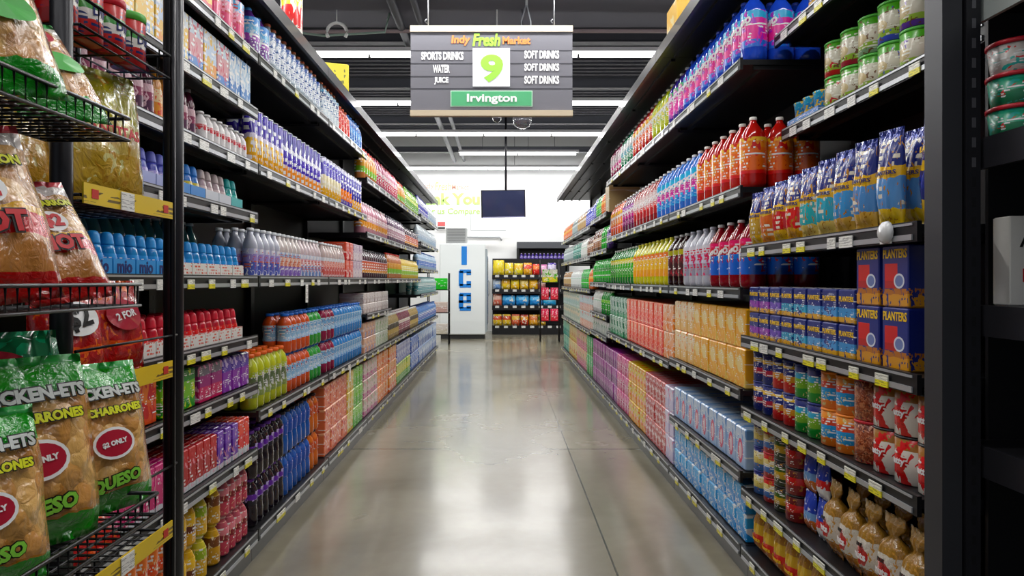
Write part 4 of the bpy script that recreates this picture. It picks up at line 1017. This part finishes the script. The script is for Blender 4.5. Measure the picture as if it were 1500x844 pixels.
def wire_basket(x0, x1, y0, y1, z0, z1, step=.035, front_only=False):
    """x1 is the aisle side"""
    q = MB(); r = .0022
    rim = [(x0, y0, z1), (x1, y0, z1), (x1, y1, z1), (x0, y1, z1), (x0, y0, z1)]
    for a, b in zip(rim[:-1], rim[1:]): q.tube([a, b], r * 1.5, WIRE, 6)
    for a, b in zip(rim[:-1], rim[1:]): q.tube([(a[0], a[1], z0), (b[0], b[1], z0)], r * 1.3, WIRE, 6)
    y = y0 + step / 2
    while y < y1:
        q.tube([(x1, y, z1), (x1, y, z0), (x0, y, z0), (x0, y, z1)], r, WIRE, 5); y += step
    x = x0 + .04
    while x < x1:
        q.tube([(x, y1, z1), (x, y1, z0), (x, y0, z0)], r, WIRE, 5); x += .04
    return q


rack = empty('snack_rack', (-.8, 1.0, 0)); tag(rack, 'black wire snack rack with hanging baskets of snack bags on the left', 'rack')
INV = Matrix.Translation((.8, -1.0, 0))
def rk(o): o.matrix_parent_inverse = INV; return o
for (x, y, r) in ((-.82, 1.271, .019), (-.82, 1.705, .0235), (-.82, .42, .019)):
    q = MB(); q.lathe([(r, 0), (r, 2.75)], TUBE, 18, x, y)
    rk(q.build('post', rack))
for (x, y) in ((-1.03, 1.271), (-1.03, 1.66), (-1.03, .42), (-.80, 1.66)):
    q = MB(); q.tube([(x, y, 0), (x, y, 2.7)], .006, WIRE, 6); rk(q.build('rear_wire', rack))
BK = [(-.655, 1.20, 1.495, 1.533), (-.635, 1.20, 1.205, 1.242), (-.61, 1.21, .835, .872)]
for (x1, y1, z0, z1) in BK: rk(wire_basket(-.80, x1, .40, y1, z0, z1, .022).build('basket', rack))
# shelves with yellow rails between the posts
YEL = pack('yellow_rail', [(0, 'e8cc20'), (.1, 'ecd028')], marks=('6a5a10', .7, (5, 40, 3)), wob=0)
YELR = mat('rail_badge_red', 'c83028', .4)
for (z, ) in ((1.40,), (1.02,), (.635,)):
    q = wire_basket(-1.03, -.80, 1.295, 1.645, z, z + .012, .03); s = rk(q.build('wire_shelf', rack))
    y_ = MB(); y_.box(-.796, -.793, 1.295, 1.645, z - .004, z + .036, YEL); c = y_.build('yellow_rail', s)
    b_ = MB()
    for yy in (1.32, 1.6): b_.box(-.793, -.792, yy, yy + .022, z + .008, z + .026, YELR)
    b_.build('rail_badge', s)
    t_ = MB(); t_.box(-.7925, -.7905, 1.42, 1.47, z - .004, z + .034, TAGW); t_.build('price_tag', s)
q = wire_basket(-1.03, -.80, 1.295, 1.645, 1.735, 1.79, .12); rk(q.build('wire_shelf', rack))
for z in (1.115, .80):
    q = MB(); q.tube([(-.80, 1.28, z), (-.80, 1.68, z)], .003, WIRE, 6); rk(q.build('cross_wire', rack))

PUFF = 'c89858'
def crack(name, bands, spl, **k): return pack(name, bands, splash=spl, rough=.16, coat=1.0, bump=.6, **k)
CH = crack('cheese_bag', [(0, '1c9438'), (.14, 'b8823c'), (.16, 'cf9a50'), (.78, '2f9a40'), (.86, '1fa040')], None, wob=.03, puff=5.5, pz0=.15, pz1=.78)
CHT = mat('crimp_green', '24963c', .3, coat=.6)
MG = mat('ink_silver', 'c8ccc8', .3); YG = mat('ink_yellowgreen', 'd8dc20', .4)
def badge(x, z, r=.03, c=TRD): return [(x, z, r * 1.15, r * .85, WHT), (x, z, r, r * .7, c)]
def cheese(seed): return bag('snack_bag', .2, .29, .085, CH, None, seed=seed, lump=.006, topm=CHT, crimp=.07, tbold=.0025, outline=('CHICKEN-ETS', 'CHICHARRONES', 'QUESO'),
                        texts=[('CHICKEN-ETS', .79, .17, MG, .03), ('CHICHARRONES', .665, .15, YG, .03), ('QUESO', .2, .1, TGL, .12), ('$2 ONLY', .45, .05, WHT, .1)],
                        badge=badge(0, .45, .036))
for i, (x, y, z, rz, ry, lb) in enumerate([
    (-.662, .87, .843, 1.0, 0, 'leftmost cheese snack bag with green top in the lowest basket'),
    (-.70, 1.02, .845, 1.0, 0, 'middle cheese snack bag with green top in the lowest basket'),
    (-.685, 1.185, .845, 1.1, 0, 'rightmost cheese snack bag with green top in the lowest basket')]):
    place(cheese(i + 3), (x, y, z), rz, lb, 'bag', rx=-.2, sc=[.82, 1.0, .9][i])
GB = bag('snack_bag', .19, .27, .07, pack('darkgreen_bag', [(0, '0f5a3a'), (.5, '1a7048'), (.8, '0c6a48')], splash=('3a9a70', 4, .6), rough=.15, coat=1), None, seed=20, texts=[('HOT', .82, .06, WHT, 0)], badge=[(0, .82, .05, .025, TRD)])
place(GB, (-.825, 1.09, .84), .9, 'dark green glossy snack bag standing behind the cheese bags', 'bag', rx=-.05, sc=1.2)
HOT = crack('hot_bag', [(0, 'b01820'), (.15, 'b8845a'), (.34, 'c8301c'), (.46, 'e8b820'), (.5, 'c89868'), (.86, 'd8d0cc')], None, puff=6, pz0=.5, pz1=.86)
hotb = lambda s: bag('snack_bag', .18, .27, .075, HOT, None, seed=s, lump=.005, tbold=.0025, outline=('CHICHARRON', 'HOT'), topm=mat('crimp_red', 'b01c2c', .3, coat=.6), crimp=.07, texts=[('CHICHARRON', .74, .13, YG, .1), ('HOT', .4, .09, TR, 0), ('$2', .58, .04, TR, 0)], badge=[(0, .58, .03, .024, WHT)])
for i, (x, y, z, rz, sc) in enumerate([(-.675, .92, 1.215, 1.05, .98), (-.675, 1.08, 1.215, 1.15, .82)]):
    place(hotb(30 + i), (x, y, z), rz, ['taller hot pork rind bag with red bottom in the middle basket', 'shorter hot pork rind bag with red bottom in the middle basket'][i], 'bag', rx=[-.3, -.5][i], ry=-.12, sc=sc)
RB = crack('rind_bag', [(0, '18903c'), (.15, 'c89a68'), (.85, 'e0dcd4')], None, puff=5.5, pz0=.16, pz1=.85)
rb = lambda s: bag('snack_bag', .2, .28, .08, RB, None, seed=s, lump=.006, topm=CHT, crimp=.07, texts=[('$2', .72, .05, WHT, 0)], badge=[(0, .72, .045, .03, TRD), (.02, .42, .05, .026, TG)])
for i, (x, y, z, rz, sc) in enumerate([(-.685, .93, 1.503, 1.1, 1.0), (-.69, 1.09, 1.503, 1.15, .8)]):
    place(rb(40 + i), (x, y, z), rz, ['larger clear pork rind bag with green base in the top basket', 'smaller clear pork rind bag with green base in the top basket'][i], 'bag', rx=[-.4, -.62][i], ry=-.12, sc=sc)
# bags between the posts
TOR = pack('tortilla_bag', [(0, 'c8a860'), (.36, 'd0b878'), (.5, 'd8d090'), (.62, 'b8b040'), (.9, 'a8a838')], splash=('b89050', 7, .62, 'e0d8a0', 5, .64), rough=.16, coat=1, bump=.5)
p = bag('tortilla_chip_bag', .22, .31, .08, TOR, None, seed=51, lump=.004, topm=mat('crimp_olive', 'a0a030', .3, coat=.6), texts=[('SANTITAS', .52, .15, TR, 0)])
place(p, (-.885, 1.52, 1.415), PI / 2 - .35, 'tortilla chip bag with olive top between the rack posts', 'bag', rx=-.1)
p = bag('tortilla_chip_bag', .2, .24, .07, pack('tort2', [(0, 'b89048'), (.5, 'c8b070'), (.8, 'c0b858')], splash=('d8c898', 6, .6), rough=.15, coat=1, bump=.5), None, seed=52)
place(p, (-.94, 1.33, 1.415), PI / 2 - .2, 'folded clear tortilla chip bag at the left of the olive one', 'bag', rx=-.25)
RC = pack('red_chip_bag', [(0, 'c83018'), (.2, 'b82010'), (.3, 'e06820'), (.36, 'b02018'), (.75, 'a81c20')], splash=('e87830', 6, .62, 'f0c030', 7, .72), rough=.16, coat=1, bump=.4)
for i, (y, rz) in enumerate([(1.375, 1.25), (1.545, 1.35)]):
    p = bag('chip_bag', .165, .215, .07, RC, None, seed=60 + i, lump=.003, texts=[(['$2', '2 FOR'][i], .62, .06, [TK, WHT][i], .2)], badge=[(0, .62, .05, .036, [WHT, TRD][i])])
    place(p, (-.865, y, 1.035), rz, ['red chip bag with a white two-dollar badge on the yellow-railed shelf', 'red chip bag with a dark red badge on the yellow-railed shelf'][i], 'bag', rx=-.14)
DIPJ = pack('dip_label', [(0, 'a82018'), (.25, 'c0301c'), (.4, 'e8e4e0'), (.6, '2f8a3a'), (.75, 'b82820')], marks=('20306a', .66, (5, 5, 8)))
for i in range(4):
    p = RD(can('dip_jar', .037, .125, DIPJ, [LIDR, mat('lid_green', '4fae3c', .35)][i == 3], .16, text='DIP', tcol=TN, tz=.5, tw=.04))
    place(p, (-.865, 1.325 + .085 * i, 1.738), PI / 2, ['nearest red-lidded dip jar', 'second red-lidded dip jar', 'third red-lidded dip jar', 'green-lidded dip jar'][i] + ' on the highest wire shelf of the snack rack', 'jar')
p = bag('chip_bag', .2, .2, .055, RC, None, seed=66, badge=[(0, .55, .06, .03, TRD)])
place(p, (-.87, 1.46, .66), PI / 2 - .1, 'orange red chip bag lying back on the lowest yellow-railed shelf', 'bag', rx=-.75)

# ------------------------------------------------------------------ right post and rack
rp = empty('display_rack', (1.09, 1.58, 0)); tag(rp, 'black slotted rack with dark shelves at the right edge', 'rack')
IR = Matrix.Translation((-1.09, -1.58, 0))
def rr_(o): o.matrix_parent_inverse = IR; return o
q = MB(); q.box(1.0, 1.045, 1.55, 1.615, 0, 2.75, GREYP); q.box(1.045, 1.052, 1.56, 1.60, 0, 2.75, BLK2); q.box(1.052, 1.084, 1.545, 1.61, 0, 2.75, TUBE)
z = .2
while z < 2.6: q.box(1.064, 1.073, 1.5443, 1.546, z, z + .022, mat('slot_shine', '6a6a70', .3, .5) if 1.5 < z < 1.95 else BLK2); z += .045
rr_(q.build('post', rp))
q = MB(); q.box(1.62, 1.65, .3, 1.62, 0, 2.7, BLK2); rr_(q.build('back_panel', rp))
for z in (1.905, 1.57, 1.19, .87, .35):
    q = MB(); q.box(1.10, 1.62, .3, 1.625, z - .02, z, BLK); q.box(1.09, 1.10, .3, 1.625, z - .068, z + .002, TUBE if z < 1.8 else mat('rack_lip_grey', '8f9694', .5)); rr_(q.build('shelf', rp))
for l in range(3):
    m = pack('tubm%d' % (l > 1), [(0, '1c7a58'), (.5, '38a080'), (.9, '58b898')] if l < 2 else [(0, 'c8c4c0'), (.5, 'd8d4d0')], splash=('c83038', 5, .66, '2aa8a0', 4, .6), marks=('f0f0f0', .68, (6, 6, 8)))
    q = MB(); q.lathe([(.048, 0), (.05, .002), (.057, .062)], m, 20)
    ld = MB(); ld.lathe([(.058, .0622), (.061, .063), (.061, .071), (.057, .073), (.05, .073), (.049, .071)], LIDR, 20)
    p = Proto('dip_tub', [('dip_tub', q.mesh('dip_tub'), None), ('lid', ld.mesh('lid'), None)], .12, .12, .073)
    place(p, (1.178, 1.56, 1.5705 + .0735 * l), -PI / 4, ['lowest', 'middle', 'topmost'][l] + ' red-lidded dip tub in the stack at the right edge', 'tub')
q = MB(); q.rbox(-.09, .09, -.03, .03, 0, .205, mat('white_card', 'e4e2dc', .6), .003)
bxm = q.mesh('mix_box')
parts = [('mix_box', bxm, None)]
for (t, zc, wd, mm, xo) in (('Amish', .15, .115, TK, -.012), ('"Friend"', .118, .095, TK, 0), ('Flaky', .065, .085, TR, -.02), ('Oven', .04, .06, TR, 0)):
    me = text_mesh(t, .04, mm, wd, .0006, .0004, 0, None, zc, 0, -.0308)
    for v in me.vertices: v.co.x += xo
    parts.append(('lettering', me, None))
place(Proto('mix_box', parts, .18, .06, .205), (1.246, 1.575, 1.1905), -.06, 'white box with black and red lettering at the right edge', 'box')

# ------------------------------------------------------------------ hanging aisle sign
Y0 = 6.0
def P(px, py, y=Y0): return ((px - VX) * y / F, H + (VY - py) * y / F)
xl, zt = P(601.5, 38); xr, zb = P(838.5, 170)
t = empty('aisle_sign', ((xl + xr) / 2, Y0, zt)); tag(t, 'grey hanging aisle sign with a green nine and drink names', 'sign')
SI = Matrix.Translation((-(xl + xr) / 2, -Y0, -zt))
def sg(o): o.matrix_parent_inverse = SI; return o
SG = mat('sign_grey', '6e6e76', .5); SGD = mat('sign_groove', '3e3e46', .6); WOOD = mat('sign_wood', 'c4b59c', .6)
q = MB(); q.box(xl, xr, Y0, Y0 + .03, zb + .05, zt - .055, SG)
for py in (74, 93, 112, 130):
    z = P(0, py)[1]; q.box(xl, xr, Y0 - .0015, Y0, z - .005, z + .005, SGD)
sg(q.build('panel', t))
q = MB(); q.box(xl - .003, xr + .003, Y0 - .012, Y0 + .042, zt - .055, zt, WOOD); sg(q.build('top_rail', t))
q = MB(); q.box(xl - .003, xr + .003, Y0 - .012, Y0 + .042, zb, zb + .05, WOOD); sg(q.build('bottom_rail', t))
a, c = P(692.5, 71); b, d = P(747, 127); q = MB(); q.box(a, b, Y0 - .008, Y0 - .0016, d, c, mat('sign_white', 'e9e9ee', .5)); sg(q.build('number_plate', t))
NG = mat('sign_lime', '9ad84a', .5)
def stext(s, x0, x1, y0, y1, m, bold=.002, shear=0, yo=-.009):
    a, c = P(x0, y0); b, d = P(x1, y1)
    me = text_mesh(s, .1, m, b - a, bold, .001, shear, None, 0, 0, 0, height=c - d, res=4)
    o = link('lettering', me, t, ((a + b) / 2, Y0 + yo, (c + d) / 2)); sg(o)
stext('9', 704, 737, 80, 121, NG, .004)
SW = mat('sign_ink_white', 'f2f2f4', .5)
stext('SPORTS DRINKS', 617, 679, 76, 88, SW, .004, yo=-.003); stext('WATER', 634, 659, 95, 107, SW, .004, yo=-.003); stext('JUICE', 636, 657, 113, 124, SW, .004, yo=-.003)
for (a, b) in ((74, 86), (93, 104), (111, 123)): stext('SOFT DRINKS', 768, 819, a, b, SW, .004, yo=-.003)
stext('Indy', 661, 689, 52, 67, mat('sign_orange', 'f08a4c', .5), .004, .1, yo=-.003); stext('Fresh', 692, 733, 49, 68, NG, .004, .2, yo=-.003); stext('Market', 736, 777, 54, 65, mat('sign_orange', 'f08a4c', .5), .004, 0, yo=-.003)
a, c = P(660, 133); b, d = P(780, 156.5); q = MB(); q.box(a, b, Y0 - .006, Y0 - .0016, d, c, mat('sign_plate_edge', 'bfe6cc', .5)); q.box(a + .008, b - .008, Y0 - .009, Y0 - .006, d + .008, c - .008, mat('sign_plate_green', '4fae77', .5)); sg(q.build('name_plate', t))
stext('Irvington', 684, 757, 138, 153, SW, .003, yo=-.011)
for px in (627, 812):
    x = P(px, 0)[0]; q = MB(); q.tube([(x, Y0 + .015, zt), (x, Y0 + .015, 4.1)], .005, PALE, 6)
    q.tube([(x - .015, Y0 + .015, zt + .03), (x - .03, Y0 + .015, zt + .05), (x - .012, Y0 + .015, zt + .065)], .004, PALE, 6); sg(q.build('hanging_wire', t))
x = P(770, 0)[0] + .03
q = MB(); q.tube([(x, 6.6, 4.1), (x, 6.6, 3.9)], .012, PALE, 8); q.tube([(x, 6.6, 3.92), (x - .05, 6.6, 3.75), (x - .045, 6.6, 3.6)], .007, PALE, 6); q.tube([(x, 6.6, 3.92), (x + .04, 6.6, 3.75), (x + .045, 6.6, 3.6)], .007, PALE, 6)
tag(q.build('ceiling_hook'), 'pale forked hook hanging from the ceiling behind the sign', 'hook')
# domes below the sign
def Q(px, py, y): return ((px - VX) * y / F, y, H + (VY - py) * y / F)
c = Q(728, 172, 7.2); dc = empty('security_camera', c); tag(dc, 'small white dome camera hanging below the aisle sign', 'camera')
q = MB(); q.lathe([(.0, -.055), (.03, -.045), (.045, -.02), (.048, 0)], mat('dome_dark', '3a3a44', .1, coat=1), 14); q.build('dome', dc)
q = MB(); q.lathe([(.05, 0), (.055, .005), (.055, .045), (.03, .06)], WHT, 14); q.tube([(0, 0, .05), (0, 0, 4.1 - c[2])], .01, WHT, 8); q.build('mount', dc)
c = Q(765, 175, 7.2); dc = empty('dome_mirror', c); tag(dc, 'clear dome mirror hanging to the right below the aisle sign', 'mirror')
q = MB(); q.lathe([(.0, -.1), (.04, -.093), (.075, -.07), (.095, -.03), (.1, 0)], mat('dome_glass', '8a8a94', .05, .4, coat=1, alpha=.6), 18); q.build('dome', dc)
q = MB(); q.lathe([(.102, 0), (.102, .01), (.02, .02)], GREYB, 18); q.tube([(0, 0, .015), (0, 0, 4.1 - c[2])], .008, GREYB, 8); q.build('mount', dc)

# ------------------------------------------------------------------ back of the store
tv = empty('television', Q(741, 250, 13.0)); tag(tv, 'black flat television hanging from the ceiling on a pole', 'television')
zc = Q(0, 299, 13)[2] - tv.location.z
q = MB(); q.tube([(0, 0, 4.9 - tv.location.z), (0, 0, zc + .1)], .022, TUBE, 8); q.build('pole', tv)
q = MB(); q.rbox(-.42, .42, -.03, .03, -.26, .26, mat('tv_frame', '15161c', .3), .006); o = q.build('casing', tv, (-.05, -.06, zc)); o.rotation_euler = (.12, -.03, .1)
q2 = MB(); q2.box(-.4, .4, -.0325, -.031, -.235, .24, mat('tv_screen', '262b48', .25, coat=.5)); q2.build('screen', o)
q2 = MB(); q2.box(-.4, .4, -.0325, -.031, -.257, -.243, mat('tv_strip', '8888b0', .3)); q2.build('lower_strip', o)

# ice merchandiser
ib = empty('ice_freezer', (-.83, 14.4, 0), 0); tag(ib, 'tall white ice freezer with blue letters at the aisle end', 'freezer')
IW = mat('ice_white', 'e6ebec', .4)
q = MB(); q.rbox(-.48, .48, 0, .85, .09, 2.02, IW, .02); q.build('cabinet', ib)
q = MB(); q.box(-.46, .46, .03, .82, 0, .09, mat('plinth_dark', '2c2c2c', .5)); q.build('plinth', ib)
q = MB(); q.box(.48, .52, .05, .8, .15, 1.9, mat('door_grey', 'aab4ba', .3, .3)); q.box(.5, .53, .1, .75, .3, 1.75, mat('door_inner', '4a6a90', .2)); d_ = q.build('door', ib)
q = MB(); q.tube([(.54, .12, .9), (.56, .12, .95), (.56, .12, 1.2), (.54, .12, 1.25)], .01, RAIL, 8); q.build('handle', d_)
BI = mat('ice_blue', '1f7fd6', .4)
ICEX = -.83
def strokes(lst, zc_, nm):
    q = MB()
    for (x0, x1, z0, z1) in lst: q.box(x0, x1, -.006, -.0005, z0, z1, BI)
    q.build('letter', ib, (0, 0, 0))
def pz(py): return H + (VY - py) * 14.4 / F
def pxx(px): return (px - VX) * 14.4 / F - ICEX
x0, x1 = pxx(676), pxx(684); strokes([(x0, x1, pz(388), pz(361))], 0, 'I')
x0, x1 = pxx(672), pxx(690); th = .095
strokes([(x0, x0 + th, pz(419), pz(397)), (x0 + .02, x1, pz(400), pz(395)), (x0 + .02, x1, pz(421.5), pz(416)), (x1 - th, x1, pz(403), pz(398)), (x1 - th, x1, pz(418), pz(412))], 0, 'C')
strokes([(x0, x0 + th, pz(452), pz(431)), (x0 + .02, x1, pz(434), pz(429)), (x0 + .02, x1, pz(455.5), pz(450)), (x1 - th, x1, pz(442), pz(432)), (x0, x1, pz(444), pz(440)), (x1 - th, x1, pz(452), pz(448))], 0, 'E')
cu = empty('condenser_unit', (-.97, 14.55, 2.021)); tag(cu, 'grey louvred condenser box on top of the ice freezer', 'condenser')
q = MB(); q.rbox(-.22, .22, 0, .35, 0, .34, mat('condenser_grey', 'a8aaaa', .5, .2), .01); q.build('casing', cu)
q = MB()
for i in range(9): q.box(-.19, .19, -.006, -.0005, .03 + i * .033, .042 + i * .033, mat('louvre_dark', '6a6c6e', .5))
q.build('louvre', cu)
q = MB(); q.tube([(-1.0, 16.52, 2.28), (-.05, 16.52, 2.28), (.0, 16.52, 2.2)], .02, PALE, 8); tag(q.build('wall_pipe'), 'grey conduit running along the back wall behind the freezer', 'pipe')
q = MB(); q.tube([(-.75, 16.53, 2.95), (-.75, 16.53, 2.45), (.1, 16.53, 2.45)], .008, PALE, 6); tag(q.build('wall_cable'), 'thin cable fixed on the back wall below the green words', 'cable')


def wtext(s, x0, x1, y0, y1, m, lab, bold=.0, shear=0):
    Yw = 16.6
    a, _, c = Q(x0, y0, Yw); b, _, d = Q(x1, y1, Yw)
    me = text_mesh(s, .3, m, b - a, bold, .004, shear, None, 0, 0, 0, height=c - d, res=4)
    tag(link('wall_lettering', me, None, ((a + b) / 2, Yw - .0045, (c + d) / 2)), lab, 'lettering')


WG = mat('wall_lime', 'b4e07a', .5); WO = mat('wall_salmon', 'f0a08a', .5)
wtext('Thank You', 596, 703, 283, 300, WG, 'large pale green words on the back wall left of the television', .012)
wtext('for us Compare', 622, 703, 305, 316, WG, 'small pale green line of words below the large green words', .004, .1)
wtext('Indy', 616, 636, 268, 279, WO, 'small salmon word at the left on the back wall', .003)
wtext('Fresh', 637, 661, 267, 279, WG, 'small green script word on the back wall', .003, .2)
wtext('Market', 662, 687, 270, 278, WO, 'small salmon word at the right on the back wall', .003)
q = MB(); a = Q(645, 329, 16.5); q.box(a[0] - .1, a[0] + .14, 16.57, 16.598, a[2] - .12, a[2] + .1, WHT); q.box(a[0] - .07, a[0] + .11, 16.565, 16.57, a[2] - .03, a[2] + .07, mat('wall_sign_red', 'e06a6a', .5)); q.box(a[0] - .07, a[0] + .11, 16.565, 16.57, a[2] - .1, a[2] - .06, TK)
tag(q.build('wall_notice'), 'small white notice with a red panel beside the left shelves on the back wall', 'sign')

# back shelf of snacks
bs = empty('snack_shelving', (.5, 15.6, 0)); tag(bs, 'black shelving with yellow and red snack packs against the back wall', 'shelving')
BI_ = Matrix.Translation((-.5, -15.6, 0))
def bs_(o): o.matrix_parent_inverse = BI_; return o
q = MB(); q.box(-.22, 1.5, 16.1, 16.13, 0, 1.75, BLK2); bs_(q.build('back_panel', bs))
for z in (.2, .66, 1.03, 1.36):
    q = MB(); q.box(-.22, 1.5, 15.6, 16.1, z - .03, z, BLK); q.box(-.22, 1.5, 15.58, 15.6, z - .1 if z > .3 else 0, z + .005, BLK2)
    s = bs_(q.build('shelf', bs))
    for k in range(8):
        q = MB(); q.box(-.15 + k * .2, -.06 + k * .2, 15.576, 15.58, z - .05, z, TAGW); q.build('price_tag', s)
def bagrow(z, items, where, hh=.3):
    x = -.2
    for i, (c1, c2, w_, h, d) in enumerate(items):
        p = BGC.get((c1, c2, w_, h)) or bag('snack_pack', w_, h, .1, pack('bg_%s_%s' % (c1, c2), [(0, c1), (.5, c2), (.85, c1)], splash=('f4f0e0', 4, .62), rough=.3), seed=i)
        BGC[(c1, c2, w_, h)] = p
        place(p, (x + w_ / 2, 15.68, z + .001), 0, '%s snack pack %s, %s from the left' % (d, where, NUM[min(i, 8)]), 'snack pack'); x += w_ + .012
BGC = {}
bagrow(1.36, [('f0d818', 'f4e020', .26, .34, 'yellow'), ('e8d020', 'f0e060', .2, .28, 'yellow'), ('e8d828', 'e8c020', .2, .27, 'yellow'), ('e8b030', 'd85030', .2, .28, 'orange'), ('d84838', 'e88858', .16, .25, 'red'), ('d080b0', 'e0b0d0', .16, .24, 'pink'), ('5038a0', 'd8d0e8', .2, .28, 'purple')], 'on the top back shelf')
bagrow(1.03, [('88a8d8', 'd0dcec', .18, .24, 'pale blue'), ('f0d018', 'e8b820', .2, .26, 'yellow'), ('f0c828', 'f0d860', .2, .24, 'golden'), ('e8c040', 'f0d890', .2, .24, 'golden'), ('e8b850', 'f0c020', .2, .24, 'amber'), ('a86868', 'd8c0b8', .17, .24, 'brownish')], 'on the second back shelf')
bagrow(.66, [('d07868', 'e8c0b0', .2, .27, 'salmon'), ('2a88c8', '68b8e8', .3, .24, 'blue'), ('2a88c8', '68b8e8', .3, .24, 'blue'), ('2a88c8', '68b8e8', .3, .24, 'blue'), ('3a98c8', '88c8e0', .3, .2, 'light blue')], 'on the third back shelf')
bagrow(.2, [('e8c858', 'c85838', .2, .26, 'yellow and red'), ('e8c858', 'c85838', .2, .26, 'yellow and red'), ('d87058', 'e8c070', .19, .26, 'coral'), ('b84838', 'e0a040', .19, .25, 'rust'), ('e0a858', 'd07850', .2, .25, 'orange'), ('e8c060', '88a048', .17, .25, 'mustard')], 'on the lowest back shelf')
co = empty('open_cooler', (.9, 16.0, 0)); tag(co, 'dark cooler with rows of purple goods behind the back shelf', 'cooler')
CI = Matrix.Translation((-.9, -16.0, 0))
def co_(o): o.matrix_parent_inverse = CI; return o
q = MB(); q.box(.36, 1.6, 16.2, 16.55, 2.0, 2.15, mat('cooler_grey', '55585e', .4)); co_(q.build('canopy', co))
q = MB(); q.box(.36, .41, 16.2, 16.55, 0, 2.0, BLK2); q.box(1.55, 1.6, 16.2, 16.55, 0, 2.0, BLK2); q.box(.41, 1.55, 16.5, 16.55, 0, 2.0, BLK2); q.box(.41, 1.55, 16.2, 16.5, 1.66, 1.68, BLK); co_(q.build('cabinet', co))
p = farbottle('coolerp', '5038a0', 'c8c0e8', [(0, '6a50c0'), (.5, 'c8b8f0')], h=.2, r=.04)
for i in range(12): place(p, (.47 + i * .09, 16.28, 1.681), 0, 'small purple bottle standing in the dark cooler', 'bottle', 'purple bottles in the cooler')
# wire rack with red cartons in front
wr = empty('wire_stand', (.98, 13.8, 0)); tag(wr, 'small black wire stand with red cartons at the aisle end', 'rack')
WI = Matrix.Translation((-.98, -13.8, 0))
q = MB()
for (x, y) in ((.78, 13.7), (1.16, 13.7), (.78, 13.95), (1.16, 13.95)): q.tube([(x, y, 0), (x, y, 1.65)], .012, WIRE, 6)
o = q.build('frame', wr); o.matrix_parent_inverse = WI
for z in (.42, .85, 1.2):
    q = MB(); q.box(.77, 1.17, 13.69, 13.96, z - .012, z, WIRE); o = q.build('shelf', wr); o.matrix_parent_inverse = WI
rc = farbox('redpack12', .15, .2, .24, [(0, 'c82848'), (.5, 'd84060')], ('f0b8c0', 3, .6))
for i, (x, z, d) in enumerate([(.87, .421, 'lower left'), (1.06, .421, 'lower right'), (.87, .851, 'upper left'), (1.06, .851, 'upper right')]): place(rc, (x, 13.825, z), 0, 'red carton %s on the small wire stand' % d, 'carton')
yb_ = farbox('yellowpk', .3, .18, .26, [(0, 'd8c838'), (.4, 'c8c8b8')], ('68a848', 3, .6))
place(yb_, (.97, 13.825, 1.201), 0, 'yellow and white carton on the top of the small wire stand', 'carton')
# left thin rack beside the freezer
lr = empty('wire_stand', (-1.22, 13.2, 0)); tag(lr, 'narrow black wire stand at the end of the left shelving', 'rack')
LI = Matrix.Translation((1.22, -13.2, 0))
q = MB()
for (x, y) in ((-1.42, 13.1), (-1.02, 13.1), (-1.42, 13.35), (-1.02, 13.35)): q.tube([(x, y, 0), (x, y, 1.38)], .012, WIRE, 6)
o = q.build('frame', lr); o.matrix_parent_inverse = LI
for (z, c1, c2, h, d) in ((1.06, '38b048', '58c858', .22, 'green'), (.62, 'c8a8a0', 'd8c8c0', .2, 'pinkish'), (.2, 'd8d0c0', 'e0d8d0', .2, 'cream')):
    q = MB(); q.box(-1.43, -1.01, 13.09, 13.36, z - .012, z, WIRE); o = q.build('shelf', lr); o.matrix_parent_inverse = LI
    place(farbox('lr' + c1, .34, .18, h, [(0, c1), (.5, c2)], None, nm='snack_carton'), (-1.22, 13.22, z + .001), 0, d + ' carton on the narrow wire stand by the freezer', 'carton')

# cards hanging from the shelf edges
for (yy, z, d) in ((3.75, 1.225, 'white card hanging from the long middle left shelf'), (4.82, .63, 'white card hanging from the lower left shelf edge')):
    q = MB(); q.box(-XL + .008, -XL + .010, -.022, .022, -.10, 0, TAGW); q.box(-XL + .0076, -XL + .008, -.015, .015, -.012, 0, RAIL)
    o = q.build('shelf_card', None, (0, yy, z)); tag(o, d, 'card')
